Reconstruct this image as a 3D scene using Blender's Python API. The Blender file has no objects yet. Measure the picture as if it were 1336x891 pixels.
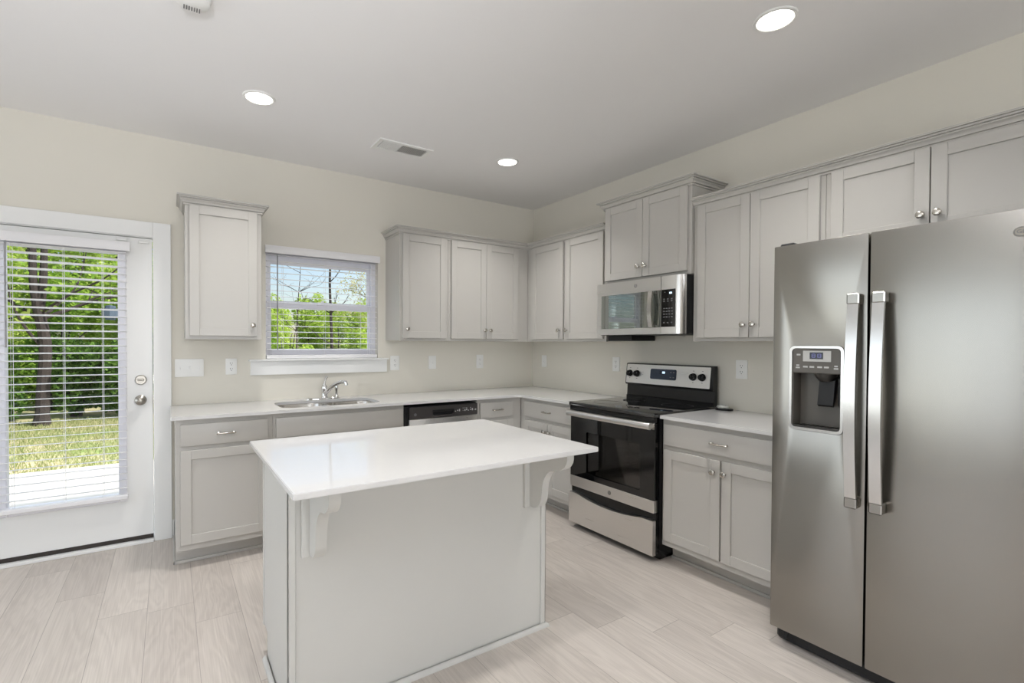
import bpy, bmesh, math, random
from mathutils import Vector, Matrix

# ------------------------------------------------------------------ camera, world, lights, exposure
S = bpy.context.scene
COL = S.collection
W_PX, H_PX = 1336.0, 891.0
cd = bpy.data.cameras.new('camera'); cam = bpy.data.objects.new('camera', cd); COL.objects.link(cam)
F_PX = 639.18
cd.sensor_fit = 'HORIZONTAL'; cd.sensor_width = 36.0
cd.lens = F_PX / W_PX * 36.0
cd.shift_x = 28.13 / W_PX
cd.shift_y = 12.5 / W_PX
cd.clip_start = 0.05; cd.clip_end = 300
R_ = Vector((0.83645, -0.54803, 0.00436)); U_ = Vector((0.00408, 0.01418, 0.99989)); F_ = Vector((0.54803, 0.83634, -0.0141))
cam.matrix_world = Matrix(((R_.x, U_.x, -F_.x, -3.17154), (R_.y, U_.y, -F_.y, -4.03134), (R_.z, U_.z, -F_.z, 1.34772), (0, 0, 0, 1)))
S.camera = cam
S.view_settings.view_transform = 'Standard'
S.view_settings.look = 'None'
S.view_settings.gamma = 1.0
S.view_settings.use_curve_mapping = False
S.view_settings.exposure = 0.0
S.cycles.max_bounces = 10
S.cycles.diffuse_bounces = 6
S.cycles.glossy_bounces = 5
S.cycles.transparent_max_bounces = 16
S.cycles.sample_clamp_indirect = 6.0
S.cycles.caustics_reflective = False
S.cycles.caustics_refractive = False
S.cycles.use_denoising = True

SUN_E, SKY_S = 6.0, 0.17
E_LEFT, E_FRONT, E_CEIL_FILL, E_LAMP, E_PATIO = 52.0, 135.0, 64.0, 8.2, 330.0
SUN_DIR = Vector((0.50, -0.42, 0.76))

wd = bpy.data.worlds.new('sky_world'); S.world = wd; wd.use_nodes = True
nt = wd.node_tree; nt.nodes.clear()
sky = nt.nodes.new('ShaderNodeTexSky'); sky.sky_type = 'NISHITA'; sky.sun_disc = False
sky.sun_elevation = math.radians(48); sky.sun_rotation = math.radians(70); sky.dust_density = 1.6
bg = nt.nodes.new('ShaderNodeBackground'); bg.inputs['Strength'].default_value = SKY_S
wo = nt.nodes.new('ShaderNodeOutputWorld')
nt.links.new(sky.outputs[0], bg.inputs[0]); nt.links.new(bg.outputs[0], wo.inputs[0])

def lamp(name, kind, loc, energy, color=(1, 1, 1), aim=None, **kw):
    d = bpy.data.lights.new(name, kind); d.energy = energy; d.color = color
    for k, v in kw.items(): setattr(d, k, v)
    o = bpy.data.objects.new(name, d); COL.objects.link(o); o.location = loc
    if aim is not None:
        o.rotation_euler = Vector(aim).to_track_quat('-Z', 'Y').to_euler()
    return o
lamp('sun', 'SUN', (0, 0, 30), SUN_E, (1.0, 0.96, 0.88), aim=-SUN_DIR, angle=0.02)
# daylight through the left wall's big window; patio and front lamps are added fill
lamp('daylight_left_window', 'AREA', (-6.28, -2.1, 1.35), E_LEFT, (0.925, 0.97, 1.05), aim=(1, 0, 0), shape='RECTANGLE', size=3.3, size_y=1.9)
lamp('patio_fill_lamp', 'AREA', (-3.9, 3.6, 4.6), E_PATIO, (0.88, 0.96, 1.08), aim=(0.05, -1, -0.95), shape='RECTANGLE', size=3.5, size_y=2.5)  # fill lamp added above the patio, aimed in at the door
lamp('front_fill_lamp', 'AREA', (-2.8, -8.57, 1.35), E_FRONT, (0.955, 0.975, 1.035), aim=(0, 1, 0), shape='RECTANGLE', size=2.4, size_y=1.9)  # unseen fill lamp added at the invented windows behind the camera
# added fill lamp behind the camera, turned up to brighten the ceiling
lamp('ceiling_fill_lamp', 'AREA', (-3.7, -4.4, 1.8), E_CEIL_FILL, (0.955, 0.975, 1.035), aim=(-0.05, 0.5, 1), shape='DISK', size=0.4, spread=math.radians(120))

# ------------------------------------------------------------------ materials
def lin(c):
    def f(v):
        v /= 255.0
        return v / 12.92 if v <= 0.04045 else ((v + 0.055) / 1.055) ** 2.4
    return (f(c[0]), f(c[1]), f(c[2]), 1.0)
def mat(name, rgb, rough=0.5, metal=0.0, ior=1.45, noise=0.0, nscale=8.0, bump=0.0, bscale=60.0, stretch=None, spec=None, coat=0.0, emit=None, rnoise=0.0):
    m = bpy.data.materials.new(name); m.use_nodes = True
    n = m.node_tree.nodes; l = m.node_tree.links; b = n['Principled BSDF']
    c = lin(rgb)
    b.inputs['Base Color'].default_value = c
    b.inputs['Roughness'].default_value = rough; b.inputs['Metallic'].default_value = metal; b.inputs['IOR'].default_value = ior
    if spec is not None: b.inputs['Specular IOR Level'].default_value = spec
    if coat: b.inputs['Coat Weight'].default_value = coat; b.inputs['Coat Roughness'].default_value = 0.05
    if emit: b.inputs['Emission Color'].default_value = lin(emit[0]); b.inputs['Emission Strength'].default_value = emit[1]
    tc = n.new('ShaderNodeTexCoord'); mp = n.new('ShaderNodeMapping'); l.new(tc.outputs['Object'], mp.inputs[0])
    if stretch: mp.inputs['Scale'].default_value = stretch
    if noise or rnoise:
        t = n.new('ShaderNodeTexNoise'); t.inputs['Scale'].default_value = nscale; t.inputs['Detail'].default_value = 4; l.new(mp.outputs[0], t.inputs['Vector'])
        if noise:
            r = n.new('ShaderNodeMapRange'); r.inputs['To Min'].default_value = 1 - noise; r.inputs['To Max'].default_value = 1 + noise; l.new(t.outputs['Fac'], r.inputs['Value'])
            mx = n.new('ShaderNodeVectorMath'); mx.operation = 'SCALE'; mx.inputs[0].default_value = c[:3]; l.new(r.outputs[0], mx.inputs['Scale']); l.new(mx.outputs[0], b.inputs['Base Color'])
        if rnoise:
            r = n.new('ShaderNodeMapRange'); r.inputs['To Min'].default_value = rough - rnoise; r.inputs['To Max'].default_value = rough + rnoise; l.new(t.outputs['Fac'], r.inputs['Value']); l.new(r.outputs[0], b.inputs['Roughness'])
    if bump:
        t = n.new('ShaderNodeTexNoise'); t.inputs['Scale'].default_value = bscale; t.inputs['Detail'].default_value = 3; l.new(mp.outputs[0], t.inputs['Vector'])
        bp = n.new('ShaderNodeBump'); bp.inputs['Strength'].default_value = bump; bp.inputs['Distance'].default_value = 0.002; l.new(t.outputs['Fac'], bp.inputs['Height']); l.new(bp.outputs[0], b.inputs['Normal'])
    return m
M = {}
M['wall'] = mat('wall_paint', (221, 217, 206), 0.85, noise=0.015, nscale=3, bump=0.12, bscale=180)
M['ceiling'] = mat('ceiling_paint', (238, 237, 236), 0.9, noise=0.01, nscale=2, bump=0.1, bscale=120)
M['trim'] = mat('white_trim_paint', (234, 234, 232), 0.4, noise=0.01, nscale=5)
M['cab'] = mat('grey_cabinet_paint', (185, 182, 176), 0.34, noise=0.015, nscale=6)
M['island'] = mat('pale_grey_island_paint', (202, 201, 196), 0.42, noise=0.015, nscale=6)
M['quartz'] = mat('white_quartz', (212, 211, 209), 0.045, noise=0.012, nscale=45, ior=1.5)
M['plastic'] = mat('white_plastic', (236, 236, 233), 0.35, noise=0.01)
M['slat'] = mat('white_blind_vinyl', (234, 233, 234), 0.45, noise=0.01)
M['vinyl'] = mat('white_window_vinyl', (232, 231, 236), 0.4, noise=0.01)
M['steel'] = mat('brushed_steel', (150, 147, 141), 0.25, 1.0, noise=0.012, nscale=5, stretch=(30, 0.8, 30), rnoise=0.012)
M['steel_stove'] = mat('brushed_range_steel', (220, 218, 215), 0.28, 1.0, noise=0.012, nscale=5, stretch=(30, 0.8, 30), rnoise=0.015)
M['steel_plain'] = mat('satin_steel', (205, 203, 200), 0.22, 1.0, noise=0.02, nscale=20)
M['chrome'] = mat('chrome', (225, 225, 225), 0.07, 1.0, noise=0.01)
M['nickel'] = mat('satin_nickel', (196, 192, 184), 0.2, 1.0, noise=0.02)
M['nickel_dull'] = mat('dull_nickel', (168, 163, 154), 0.33, 1.0, noise=0.03)
M['sink'] = mat('sink_steel', (190, 186, 180), 0.24, 1.0, noise=0.03, nscale=30)
M['black'] = mat('black_enamel', (14, 14, 15), 0.22, noise=0.03)
M['cooktop'] = mat('glossy_cooktop_glass', (10, 10, 11), 0.05, ior=1.95, noise=0.02)
M['badge'] = mat('dull_badge_metal', (150, 146, 136), 0.45, 0.8, noise=0.05, nscale=60)
M['blackglass'] = mat('black_glass', (9, 9, 10), 0.04, ior=1.6, noise=0.02)
M['mwglass'] = mat('mirrored_black_glass', (165, 170, 167), 0.02, 1.0, noise=0.02)
M['blackmatte'] = mat('black_matte_plastic', (20, 20, 21), 0.5, noise=0.03)
M['charcoal'] = mat('dark_graphite_steel', (78, 75, 74), 0.35, 0.6, noise=0.03, nscale=20)
M['disp'] = mat('brown_grey_dispenser_plastic', (88, 84, 78), 0.35, noise=0.03)
M['dispdark'] = mat('dark_dispenser_plastic', (48, 46, 43), 0.3, noise=0.03)
M['panelblue'] = mat('dark_blue_glass', (52, 58, 72), 0.12, noise=0.04)
M['mark'] = mat('pale_print', (190, 190, 188), 0.5, noise=0.01)
M['markgrey'] = mat('grey_print', (110, 110, 112), 0.5, noise=0.01)
M['digit'] = mat('lit_display_digits', (200, 225, 240), 0.5, emit=((200, 225, 245), 1.2))
M['screen'] = mat('dark_display', (30, 32, 48), 0.15, noise=0.02)
M['lamp'] = mat('lit_lamp_lens', (255, 252, 246), 0.5, emit=((255, 250, 240), 6.0))
M['ventdark'] = mat('dark_vent_inside', (70, 70, 72), 0.8, noise=0.05)
M['rubber'] = mat('dark_door_sweep', (52, 46, 42), 0.7, noise=0.1)
M['slot'] = mat('outlet_slot_dark', (60, 58, 55), 0.6, noise=0.02)
M['clear'] = mat('clear_wrapper', (205, 205, 200), 0.08, noise=0.02)
M['bark'] = mat('tree_bark', (66, 58, 56), 0.9, noise=0.35, nscale=14, bump=0.8, bscale=25, stretch=(1, 1, 0.25))
M['barkpale'] = mat('pale_bark', (150, 140, 128), 0.9, noise=0.3, nscale=14, bump=0.6, bscale=25, stretch=(1, 1, 0.25))
M['concrete'] = mat('pale_concrete', (186, 181, 172), 0.9, noise=0.05, nscale=6, bump=0.2)
M['feeder'] = mat('blue_grey_painted_metal', (92, 106, 124), 0.5, noise=0.06)
M['ovencav'] = mat('oven_enamel', (58, 56, 55), 0.4, noise=0.1)

def glass_mat(name, tint=(1, 1, 1), refl=0.06):
    m = bpy.data.materials.new(name); m.use_nodes = True; n = m.node_tree.nodes; l = m.node_tree.links; n.clear()
    o = n.new('ShaderNodeOutputMaterial'); t = n.new('ShaderNodeBsdfTransparent'); t.inputs[0].default_value = (*tint, 1)
    g = n.new('ShaderNodeBsdfGlossy'); g.inputs['Roughness'].default_value = 0.02
    fr = n.new('ShaderNodeFresnel'); fr.inputs[0].default_value = 1.45
    sc = n.new('ShaderNodeMath'); sc.operation = 'MULTIPLY'; sc.inputs[1].default_value = refl / 0.04; l.new(fr.outputs[0], sc.inputs[0])
    mx = n.new('ShaderNodeMixShader'); l.new(sc.outputs[0], mx.inputs[0]); l.new(t.outputs[0], mx.inputs[1]); l.new(g.outputs[0], mx.inputs[2]); l.new(mx.outputs[0], o.inputs[0])
    return m
M['glass'] = glass_mat('window_glass', (0.97, 0.98, 0.98), 0.02)
M['ovenglass'] = glass_mat('smoked_oven_glass', (0.5, 0.49, 0.48), 0.05)

def leaf_mat(name, c1, c2, trans=0.45):
    m = bpy.data.materials.new(name); m.use_nodes = True; n = m.node_tree.nodes; l = m.node_tree.links; n.clear()
    o = n.new('ShaderNodeOutputMaterial'); d = n.new('ShaderNodeBsdfDiffuse'); t = n.new('ShaderNodeBsdfTranslucent')
    g = n.new('ShaderNodeNewGeometry'); r = n.new('ShaderNodeMix'); r.data_type = 'RGBA'
    r.inputs['A'].default_value = lin(c1); r.inputs['B'].default_value = lin(c2)
    l.new(g.outputs['Random Per Island'], r.inputs['Factor'])
    l.new(r.outputs['Result'], d.inputs[0]); l.new(r.outputs['Result'], t.inputs[0])
    mx = n.new('ShaderNodeMixShader'); mx.inputs[0].default_value = trans
    l.new(d.outputs[0], mx.inputs[1]); l.new(t.outputs[0], mx.inputs[2]); l.new(mx.outputs[0], o.inputs[0])
    return m
M['leaf_lime'] = leaf_mat('lime_leaves', (172, 204, 72), (226, 236, 146))
M['leaf_green'] = leaf_mat('fresh_green_leaves', (122, 164, 60), (190, 216, 104))
M['leaf_deep'] = leaf_mat('deep_green_leaves', (76, 112, 54), (136, 172, 84))
M['leaf_pale'] = leaf_mat('pale_spring_leaves', (196, 200, 140), (222, 206, 170))
M['blade'] = leaf_mat('grass_blades', (134, 152, 86), (196, 190, 146), 0.3)

def lawn_mat():
    m = mat('lawn_ground', (150, 164, 92), 0.95)
    n = m.node_tree.nodes; l = m.node_tree.links; b = n['Principled BSDF']
    tc = n.new('ShaderNodeTexCoord'); t = n.new('ShaderNodeTexNoise'); t.inputs['Scale'].default_value = 0.9; t.inputs['Detail'].default_value = 8; t.inputs['Roughness'].default_value = 0.7
    l.new(tc.outputs['Object'], t.inputs['Vector'])
    r = n.new('ShaderNodeValToRGB'); e = r.color_ramp.elements
    e[0].position = 0.38; e[0].color = lin((140, 156, 88)); e[1].position = 0.6; e[1].color = lin((206, 188, 156))
    l.new(t.outputs['Fac'], r.inputs[0]); l.new(r.outputs[0], b.inputs['Base Color'])
    return m
M['lawn'] = lawn_mat()

def floor_mat():
    m = bpy.data.materials.new('oak_plank_vinyl'); m.use_nodes = True; n = m.node_tree.nodes; l = m.node_tree.links; b = n['Principled BSDF']
    def math_(op, a=None, c=None, d=None):
        q = n.new('ShaderNodeMath'); q.operation = op
        for i, v in enumerate((a, c, d)):
            if v is None: continue
            if isinstance(v, (int, float)): q.inputs[i].default_value = v
            else: l.new(v, q.inputs[i])
        return q.outputs[0]
    tc = n.new('ShaderNodeTexCoord'); sp = n.new('ShaderNodeSeparateXYZ'); l.new(tc.outputs['Object'], sp.inputs[0])
    X, Y = sp.outputs[0], sp.outputs[1]
    PW, PL = 0.199, 1.22
    xr = math_('DIVIDE', math_('ADD', X, 3.27 + 40 * PW), PW)
    row = math_('FLOOR', xr); xf = math_('FRACT', xr)
    left = math_('LESS_THAN', row, 44.5)
    wn = n.new('ShaderNodeTexWhiteNoise'); wn.noise_dimensions = '1D'; l.new(row, wn.inputs['W'])
    off = math_('ADD', math_('MULTIPLY', row, 0.165), math_('MULTIPLY', math_('MULTIPLY', wn.outputs['Value'], left), 1.22))
    yr = math_('DIVIDE', math_('ADD', math_('ADD', Y, off), 20.0 - 0.085), PL)
    pl = math_('FLOOR', yr); yf = math_('FRACT', yr)
    cx = n.new('ShaderNodeCombineXYZ'); l.new(row, cx.inputs[0]); l.new(pl, cx.inputs[1])
    wn2 = n.new('ShaderNodeTexWhiteNoise'); wn2.noise_dimensions = '2D'; l.new(cx.outputs[0], wn2.inputs['Vector'])
    # grain coordinates, shifted per plank
    gx = math_('ADD', math_('MULTIPLY', X, 6.0), math_('MULTIPLY', wn2.outputs['Value'], 37.0))
    gy = math_('ADD', math_('MULTIPLY', Y, 0.9), math_('MULTIPLY', wn2.outputs['Value'], 11.0))
    gv = n.new('ShaderNodeCombineXYZ'); l.new(gx, gv.inputs[0]); l.new(gy, gv.inputs[1])
    n1 = n.new('ShaderNodeTexNoise'); n1.inputs['Scale'].default_value = 1.0; n1.inputs['Detail'].default_value = 3; n1.inputs['Distortion'].default_value = 0.6; l.new(gv.outputs[0], n1.inputs['Vector'])
    rings = math_('SINE', math_('MULTIPLY', n1.outputs['Fac'], 70.0))
    fv = n.new('ShaderNodeVectorMath'); fv.operation = 'MULTIPLY'; fv.inputs[1].default_value = (30, 3.0, 1); l.new(gv.outputs[0], fv.inputs[0])
    n2 = n.new('ShaderNodeTexNoise'); n2.inputs['Scale'].default_value = 1.0; n2.inputs['Detail'].default_value = 5; l.new(fv.outputs[0], n2.inputs['Vector'])
    n3 = n.new('ShaderNodeTexNoise'); n3.inputs['Scale'].default_value = 0.45; n3.inputs['Detail'].default_value = 2; l.new(gv.outputs[0], n3.inputs['Vector'])
    v = math_('ADD', math_('MULTIPLY', rings, 0.034), math_('MULTIPLY', math_('SUBTRACT', n2.outputs['Fac'], 0.5), 0.36))
    v = math_('ADD', v, math_('MULTIPLY', math_('SUBTRACT', n3.outputs['Fac'], 0.5), 0.30))
    v = math_('ADD', v, math_('MULTIPLY', math_('SUBTRACT', wn2.outputs['Value'], 0.5), 0.10))
    v = math_('ADD', v, 0.5)
    ramp = n.new('ShaderNodeValToRGB'); e = ramp.color_ramp.elements
    e[0].position = 0.22; e[0].color = lin((160, 151, 143)); e[1].position = 0.74; e[1].color = lin((217, 209, 200))
    l.new(v, ramp.inputs[0])
    ex = math_('MINIMUM', xf, math_('SUBTRACT', 1.0, xf)); ey = math_('MINIMUM', yf, math_('SUBTRACT', 1.0, yf))
    seam = math_('MAXIMUM', math_('LESS_THAN', ex, 0.006), math_('LESS_THAN', ey, 0.0011))
    mx = n.new('ShaderNodeMix'); mx.data_type = 'RGBA'; l.new(math_('MULTIPLY', seam, 0.55), mx.inputs['Factor']); l.new(ramp.outputs[0], mx.inputs['A']); mx.inputs['B'].default_value = lin((110, 102, 94))
    l.new(mx.outputs['Result'], b.inputs['Base Color'])
    b.inputs['Roughness'].default_value = 0.38
    bp = n.new('ShaderNodeBump'); bp.inputs['Strength'].default_value = 0.08; bp.inputs['Distance'].default_value = 0.002; l.new(n2.outputs['Fac'], bp.inputs['Height']); l.new(bp.outputs[0], b.inputs['Normal'])
    return m
M['floor'] = floor_mat()

# ------------------------------------------------------------------ mesh helpers (world coordinates; obj() makes them local to the thing)
def BM(): return bmesh.new()
def box(bm, x0, x1, y0, y1, z0, z1, bev=0.0, seg=1):
    x0, x1 = min(x0, x1), max(x0, x1); y0, y1 = min(y0, y1), max(y0, y1); z0, z1 = min(z0, z1), max(z0, z1)
    t = bmesh.new()
    bmesh.ops.create_cube(t, size=1.0, matrix=Matrix.Translation(((x0 + x1) / 2, (y0 + y1) / 2, (z0 + z1) / 2)) @ Matrix.Diagonal((x1 - x0, y1 - y0, z1 - z0, 1)))
    if bev > 0:
        b = min(bev, 0.45 * min(x1 - x0, y1 - y0, z1 - z0))
        bmesh.ops.bevel(t, geom=t.edges[:], offset=b, segments=seg, affect='EDGES', profile=0.6)
    merge(bm, t)
def merge(bm, t, mx=None):
    me = bpy.data.meshes.new('tmp')
    if mx is not None: t.transform(mx)
    t.to_mesh(me); t.free(); bm.from_mesh(me); bpy.data.meshes.remove(me)
def frame_of(axis):
    a = Vector(axis).normalized(); u = a.orthogonal().normalized(); return u, a.cross(u), a
def lathe(bm, origin, axis, prof, seg=24, ell=(1, 1), ref=None):
    # prof: list of (radius, height along the axis)
    o = Vector(origin); a = Vector(axis).normalized()
    u = Vector(ref).normalized() if ref is not None else a.orthogonal().normalized(); w = a.cross(u)
    rings = []
    for r, h in prof:
        if r <= 1e-6: rings.append([bm.verts.new(o + a * h)])
        else: rings.append([bm.verts.new(o + a * h + u * (r * ell[0] * math.cos(2 * math.pi * k / seg)) + w * (r * ell[1] * math.sin(2 * math.pi * k / seg))) for k in range(seg)])
    for A, B in zip(rings, rings[1:]):
        for k in range(seg):
            k2 = (k + 1) % seg
            if len(A) == 1 and len(B) == 1: continue
            if len(A) == 1: bm.faces.new((A[0], B[k], B[k2]))
            elif len(B) == 1: bm.faces.new((A[k], B[0], A[k2]))
            else: bm.faces.new((A[k], B[k], B[k2], A[k2]))
    if len(rings[0]) > 1: bm.faces.new(rings[0][::-1])
    if len(rings[-1]) > 1: bm.faces.new(rings[-1])
def tube(bm, pts, r, seg=10, flat=None):
    # pts: list of points, r radius or list of radii
    P = [Vector(p) for p in pts]; n = len(P); rr = r if isinstance(r, (list, tuple)) else [r] * n
    T = [(P[min(i + 1, n - 1)] - P[max(i - 1, 0)]).normalized() for i in range(n)]
    u = T[0].orthogonal().normalized(); rings = []
    for i in range(n):
        u = (u - T[i] * u.dot(T[i])).normalized(); w = T[i].cross(u)
        rings.append([bm.verts.new(P[i] + (u * math.cos(2 * math.pi * k / seg) + w * math.sin(2 * math.pi * k / seg)) * rr[i]) for k in range(seg)])
    for A, B in zip(rings, rings[1:]):
        for k in range(seg): bm.faces.new((A[k], A[(k + 1) % seg], B[(k + 1) % seg], B[k]))
    bm.faces.new(rings[0][::-1]); bm.faces.new(rings[-1])
def spline(pts, n=6):
    P = [Vector(p) for p in pts]; out = []
    for i in range(len(P) - 1):
        p0, p1, p2, p3 = P[max(i - 1, 0)], P[i], P[i + 1], P[min(i + 2, len(P) - 1)]
        for k in range(n):
            t = k / n
            out.append(0.5 * ((2 * p1) + (p2 - p0) * t + (2 * p0 - 5 * p1 + 4 * p2 - p3) * t * t + (3 * p1 - p0 - 3 * p2 + p3) * t ** 3))
    return out + [P[-1]]
def rrect(a0, a1, b0, b1, r, n=6):
    out = []
    for cx, cy, s in ((a1 - r, b1 - r, 0), (a0 + r, b1 - r, 1), (a0 + r, b0 + r, 2), (a1 - r, b0 + r, 3)):
        for k in range(n + 1):
            t = (s + k / n) * math.pi / 2; out.append((cx + r * math.cos(t), cy + r * math.sin(t)))
    return out
def prism(bm, loops, plane, d0, d1):
    # loops: outline then holes, 2D; plane 'xy'|'xz'|'yz'; extruded from d0 to d1 on the third axis
    t = bmesh.new(); place = {'xy': lambda a, b, d: (a, b, d), 'xz': lambda a, b, d: (a, d, b), 'yz': lambda a, b, d: (d, a, b)}[plane]
    edges = []
    for lp in loops:
        vs = [t.verts.new(place(a, b, d0)) for a, b in lp]
        edges += [t.edges.new((vs[i], vs[(i + 1) % len(vs)])) for i in range(len(vs))]
    bmesh.ops.triangle_fill(t, edges=edges, use_beauty=True, use_dissolve=False)
    r = bmesh.ops.extrude_face_region(t, geom=t.faces[:])
    v = Vector(place(0, 0, d1)) - Vector(place(0, 0, d0))
    bmesh.ops.translate(t, verts=[e for e in r['geom'] if isinstance(e, bmesh.types.BMVert)], vec=v)
    bmesh.ops.recalc_face_normals(t, faces=t.faces[:])
    merge(bm, t)
def sweep(bm, prof, path, side=1):
    # prof: closed loop of (outward offset, z); path: open polyline in XY, mitred; outward is to the left of travel if side=1
    P = [Vector((p[0], p[1])) for p in path]; N = []
    for i in range(len(P) - 1):
        d = (P[i + 1] - P[i]).normalized(); N.append(Vector((-d.y, d.x)) * side)
    rings = []
    for i, p in enumerate(P):
        if i == 0: m = N[0]
        elif i == len(P) - 1: m = N[-1]
        else: m = (N[i - 1] + N[i]) / (1 + N[i - 1].dot(N[i]))
        rings.append([bm.verts.new((p.x + m.x * o, p.y + m.y * o, z)) for o, z in prof])
    k = len(prof)
    for A, B in zip(rings, rings[1:]):
        for i in range(k): bm.faces.new((A[i], A[(i + 1) % k], B[(i + 1) % k], B[i]))
    bm.faces.new(rings[0][::-1]); bm.faces.new(rings[-1])

def world_loc(o):
    v = Vector((0, 0, 0))
    while o is not None: v += o.location; o = o.parent
    return v
def obj(name, bm, m, parent=None, smooth=True, angle=35):
    me = bpy.data.meshes.new(name)
    bmesh.ops.recalc_face_normals(bm, faces=bm.faces[:])
    if parent is not None: bm.transform(Matrix.Translation(-world_loc(parent)))
    if smooth:
        for f in bm.faces: f.smooth = True
        lim = math.radians(angle)
        for e in bm.edges:
            if len(e.link_faces) != 2 or e.calc_face_angle(3.2) > lim: e.smooth = False
    bm.to_mesh(me); bm.free()
    me.materials.append(m if not isinstance(m, str) else M[m])
    o = bpy.data.objects.new(name, me); COL.objects.link(o)
    if parent is not None: o.parent = parent
    return o
def tag(o, label, cat, group=None, kind=None):
    if label: o['label'] = label
    if cat: o['category'] = cat
    if group: o['group'] = group
    if kind: o['kind'] = kind
    return o
def thing(name, label, cat, loc, group=None, kind=None):
    o = bpy.data.objects.new(name, None); COL.objects.link(o); o.location = loc; o.empty_display_size = 0.1
    return tag(o, label, cat, group, kind)
def struct(name, bm, m, label, cat, parent=None):
    o = obj(name, bm, m, parent)
    if parent is None: tag(o, label, cat, None, 'structure')
    return o
def text_mesh(bm, s, size, o, right, up, depth=0.001):
    c = bpy.data.curves.new('t', 'FONT'); c.body = s; c.size = size; c.align_x = 'CENTER'; c.align_y = 'CENTER'; c.extrude = depth / 2; c.resolution_u = 3
    t = bpy.data.objects.new('t', c); me = bpy.data.meshes.new_from_object(t)
    r = Vector(right).normalized(); u = Vector(up).normalized(); n_ = r.cross(u); oo = Vector(o)
    me.transform(Matrix(((r.x, u.x, n_.x, oo.x), (r.y, u.y, n_.y, oo.y), (r.z, u.z, n_.z, oo.z), (0, 0, 0, 1))))
    bm.from_mesh(me); bpy.data.meshes.remove(me); bpy.data.objects.remove(t); bpy.data.curves.remove(c)

# local frames: a runs to the viewer's right along the wall, d out of the wall into the room
def BACK(a, d, z): return (a, -d, z)
def RIGHT(a, d, z): return (-d, -a, z)
def abox(bm, fr, a0, a1, d0, d1, z0, z1, bev=0.0, seg=1):
    p, q = fr(a0, d0, z0), fr(a1, d1, z1); box(bm, p[0], q[0], p[1], q[1], z0, z1, bev, seg)

# ------------------------------------------------------------------ the room
CEIL, XL, YF, WT = 2.74, -6.2, -8.5, 0.14
b = BM(); box(b, XL - WT, WT, YF - WT, WT, -0.06, 0.0); struct('floor', b, 'floor', 'pale greyish oak plank floor', 'floor')
b = BM(); box(b, XL - WT, WT, YF - WT, WT, CEIL, CEIL + 0.08); struct('ceiling', b, 'ceiling', 'flat white ceiling', 'ceiling')
DX0, DX1, DZ = -4.19, -3.255, 2.06          # door opening
WX0, WX1, WZ0, WZ1 = -2.562, -1.68, 1.226, 2.085   # window opening
b = BM()
for x0, x1, z0, z1 in ((XL, DX0, 0, CEIL), (DX0, DX1, DZ, CEIL), (DX1, WX0, 0, CEIL), (WX0, WX1, 0, WZ0), (WX0, WX1, WZ1, CEIL), (WX1, WT, 0, CEIL)):
    box(b, x0, x1, 0, WT, z0, z1)
struct('wall_back', b, 'wall', 'beige back wall with the patio door and the sink window', 'wall')
b = BM(); box(b, 0, WT, YF, 0, 0, CEIL); struct('wall_right', b, 'wall', 'beige right wall behind stove and refrigerator', 'wall')
LY0, LY1, LZ0, LZ1 = -3.8, -0.4, 0.35, 2.3
b = BM()
for y0, y1, z0, z1 in ((YF, LY0, 0, CEIL), (LY0, LY1, 0, LZ0), (LY0, LY1, LZ1, CEIL), (LY1, WT, 0, CEIL)):
    box(b, XL - WT, XL, y0, y1, z0, z1)
struct('wall_left', b, 'wall', 'beige left wall with a tall window', 'wall')
FX0, FX1, FZ0, FZ1 = -4.05, -1.55, 0.35, 2.35  # opening made up to let the front fill lamp in
b = BM()
for x0, x1, z0, z1 in ((XL, FX0, 0, CEIL), (FX0, FX1, 0, FZ0), (FX0, FX1, FZ1, CEIL), (FX1, WT, 0, CEIL)):
    box(b, x0, x1, YF - WT, YF, z0, z1)
struct('wall_front', b, 'wall', 'beige wall behind the viewpoint with an opening added for fill light', 'wall')
def big_window(name, label, plane, a0, a1, z0, z1, d, n):
    root = thing(name, label, 'window', (0, 0, 0), kind='structure')
    bx = (lambda bm, p0, p1, q0, q1, dd0, dd1: box(bm, p0, p1, dd0, dd1, q0, q1)) if plane == 'xz' else (lambda bm, p0, p1, q0, q1, dd0, dd1: box(bm, dd0, dd1, p0, p1, q0, q1))
    f = BM(); g = BM(); w = (a1 - a0) / n
    for k in range(n):
        s0, s1 = a0 + k * w, a0 + (k + 1) * w
        for p0, p1, q0, q1 in ((s0, s0 + .05, z0, z1), (s1 - .05, s1, z0, z1), (s0 + .05, s1 - .05, z0, z0 + .06), (s0 + .05, s1 - .05, z1 - .05, z1), (s0 + .05, s1 - .05, (z0 + z1) / 2 - .025, (z0 + z1) / 2 + .025)):
            bx(f, p0, p1, q0, q1, d - .03, d + .03)
        bx(g, s0 + .05, s1 - .05, z0 + .06, z1 - .05, d - .003, d + .003)
    obj('window_frame', f, 'vinyl', root); obj('window_pane', g, 'glass', root)
big_window('window_2', 'tall white window in the left wall', 'yz', LY0, LY1, LZ0, LZ1, XL - .06, 3)
big_window('fill_window', 'added white windows for the fill lamp behind the viewpoint', 'xz', FX0, FX1, FZ0, FZ1, YF - .06, 3)  # unseen windows, added only to carry the front fill lamp

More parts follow.
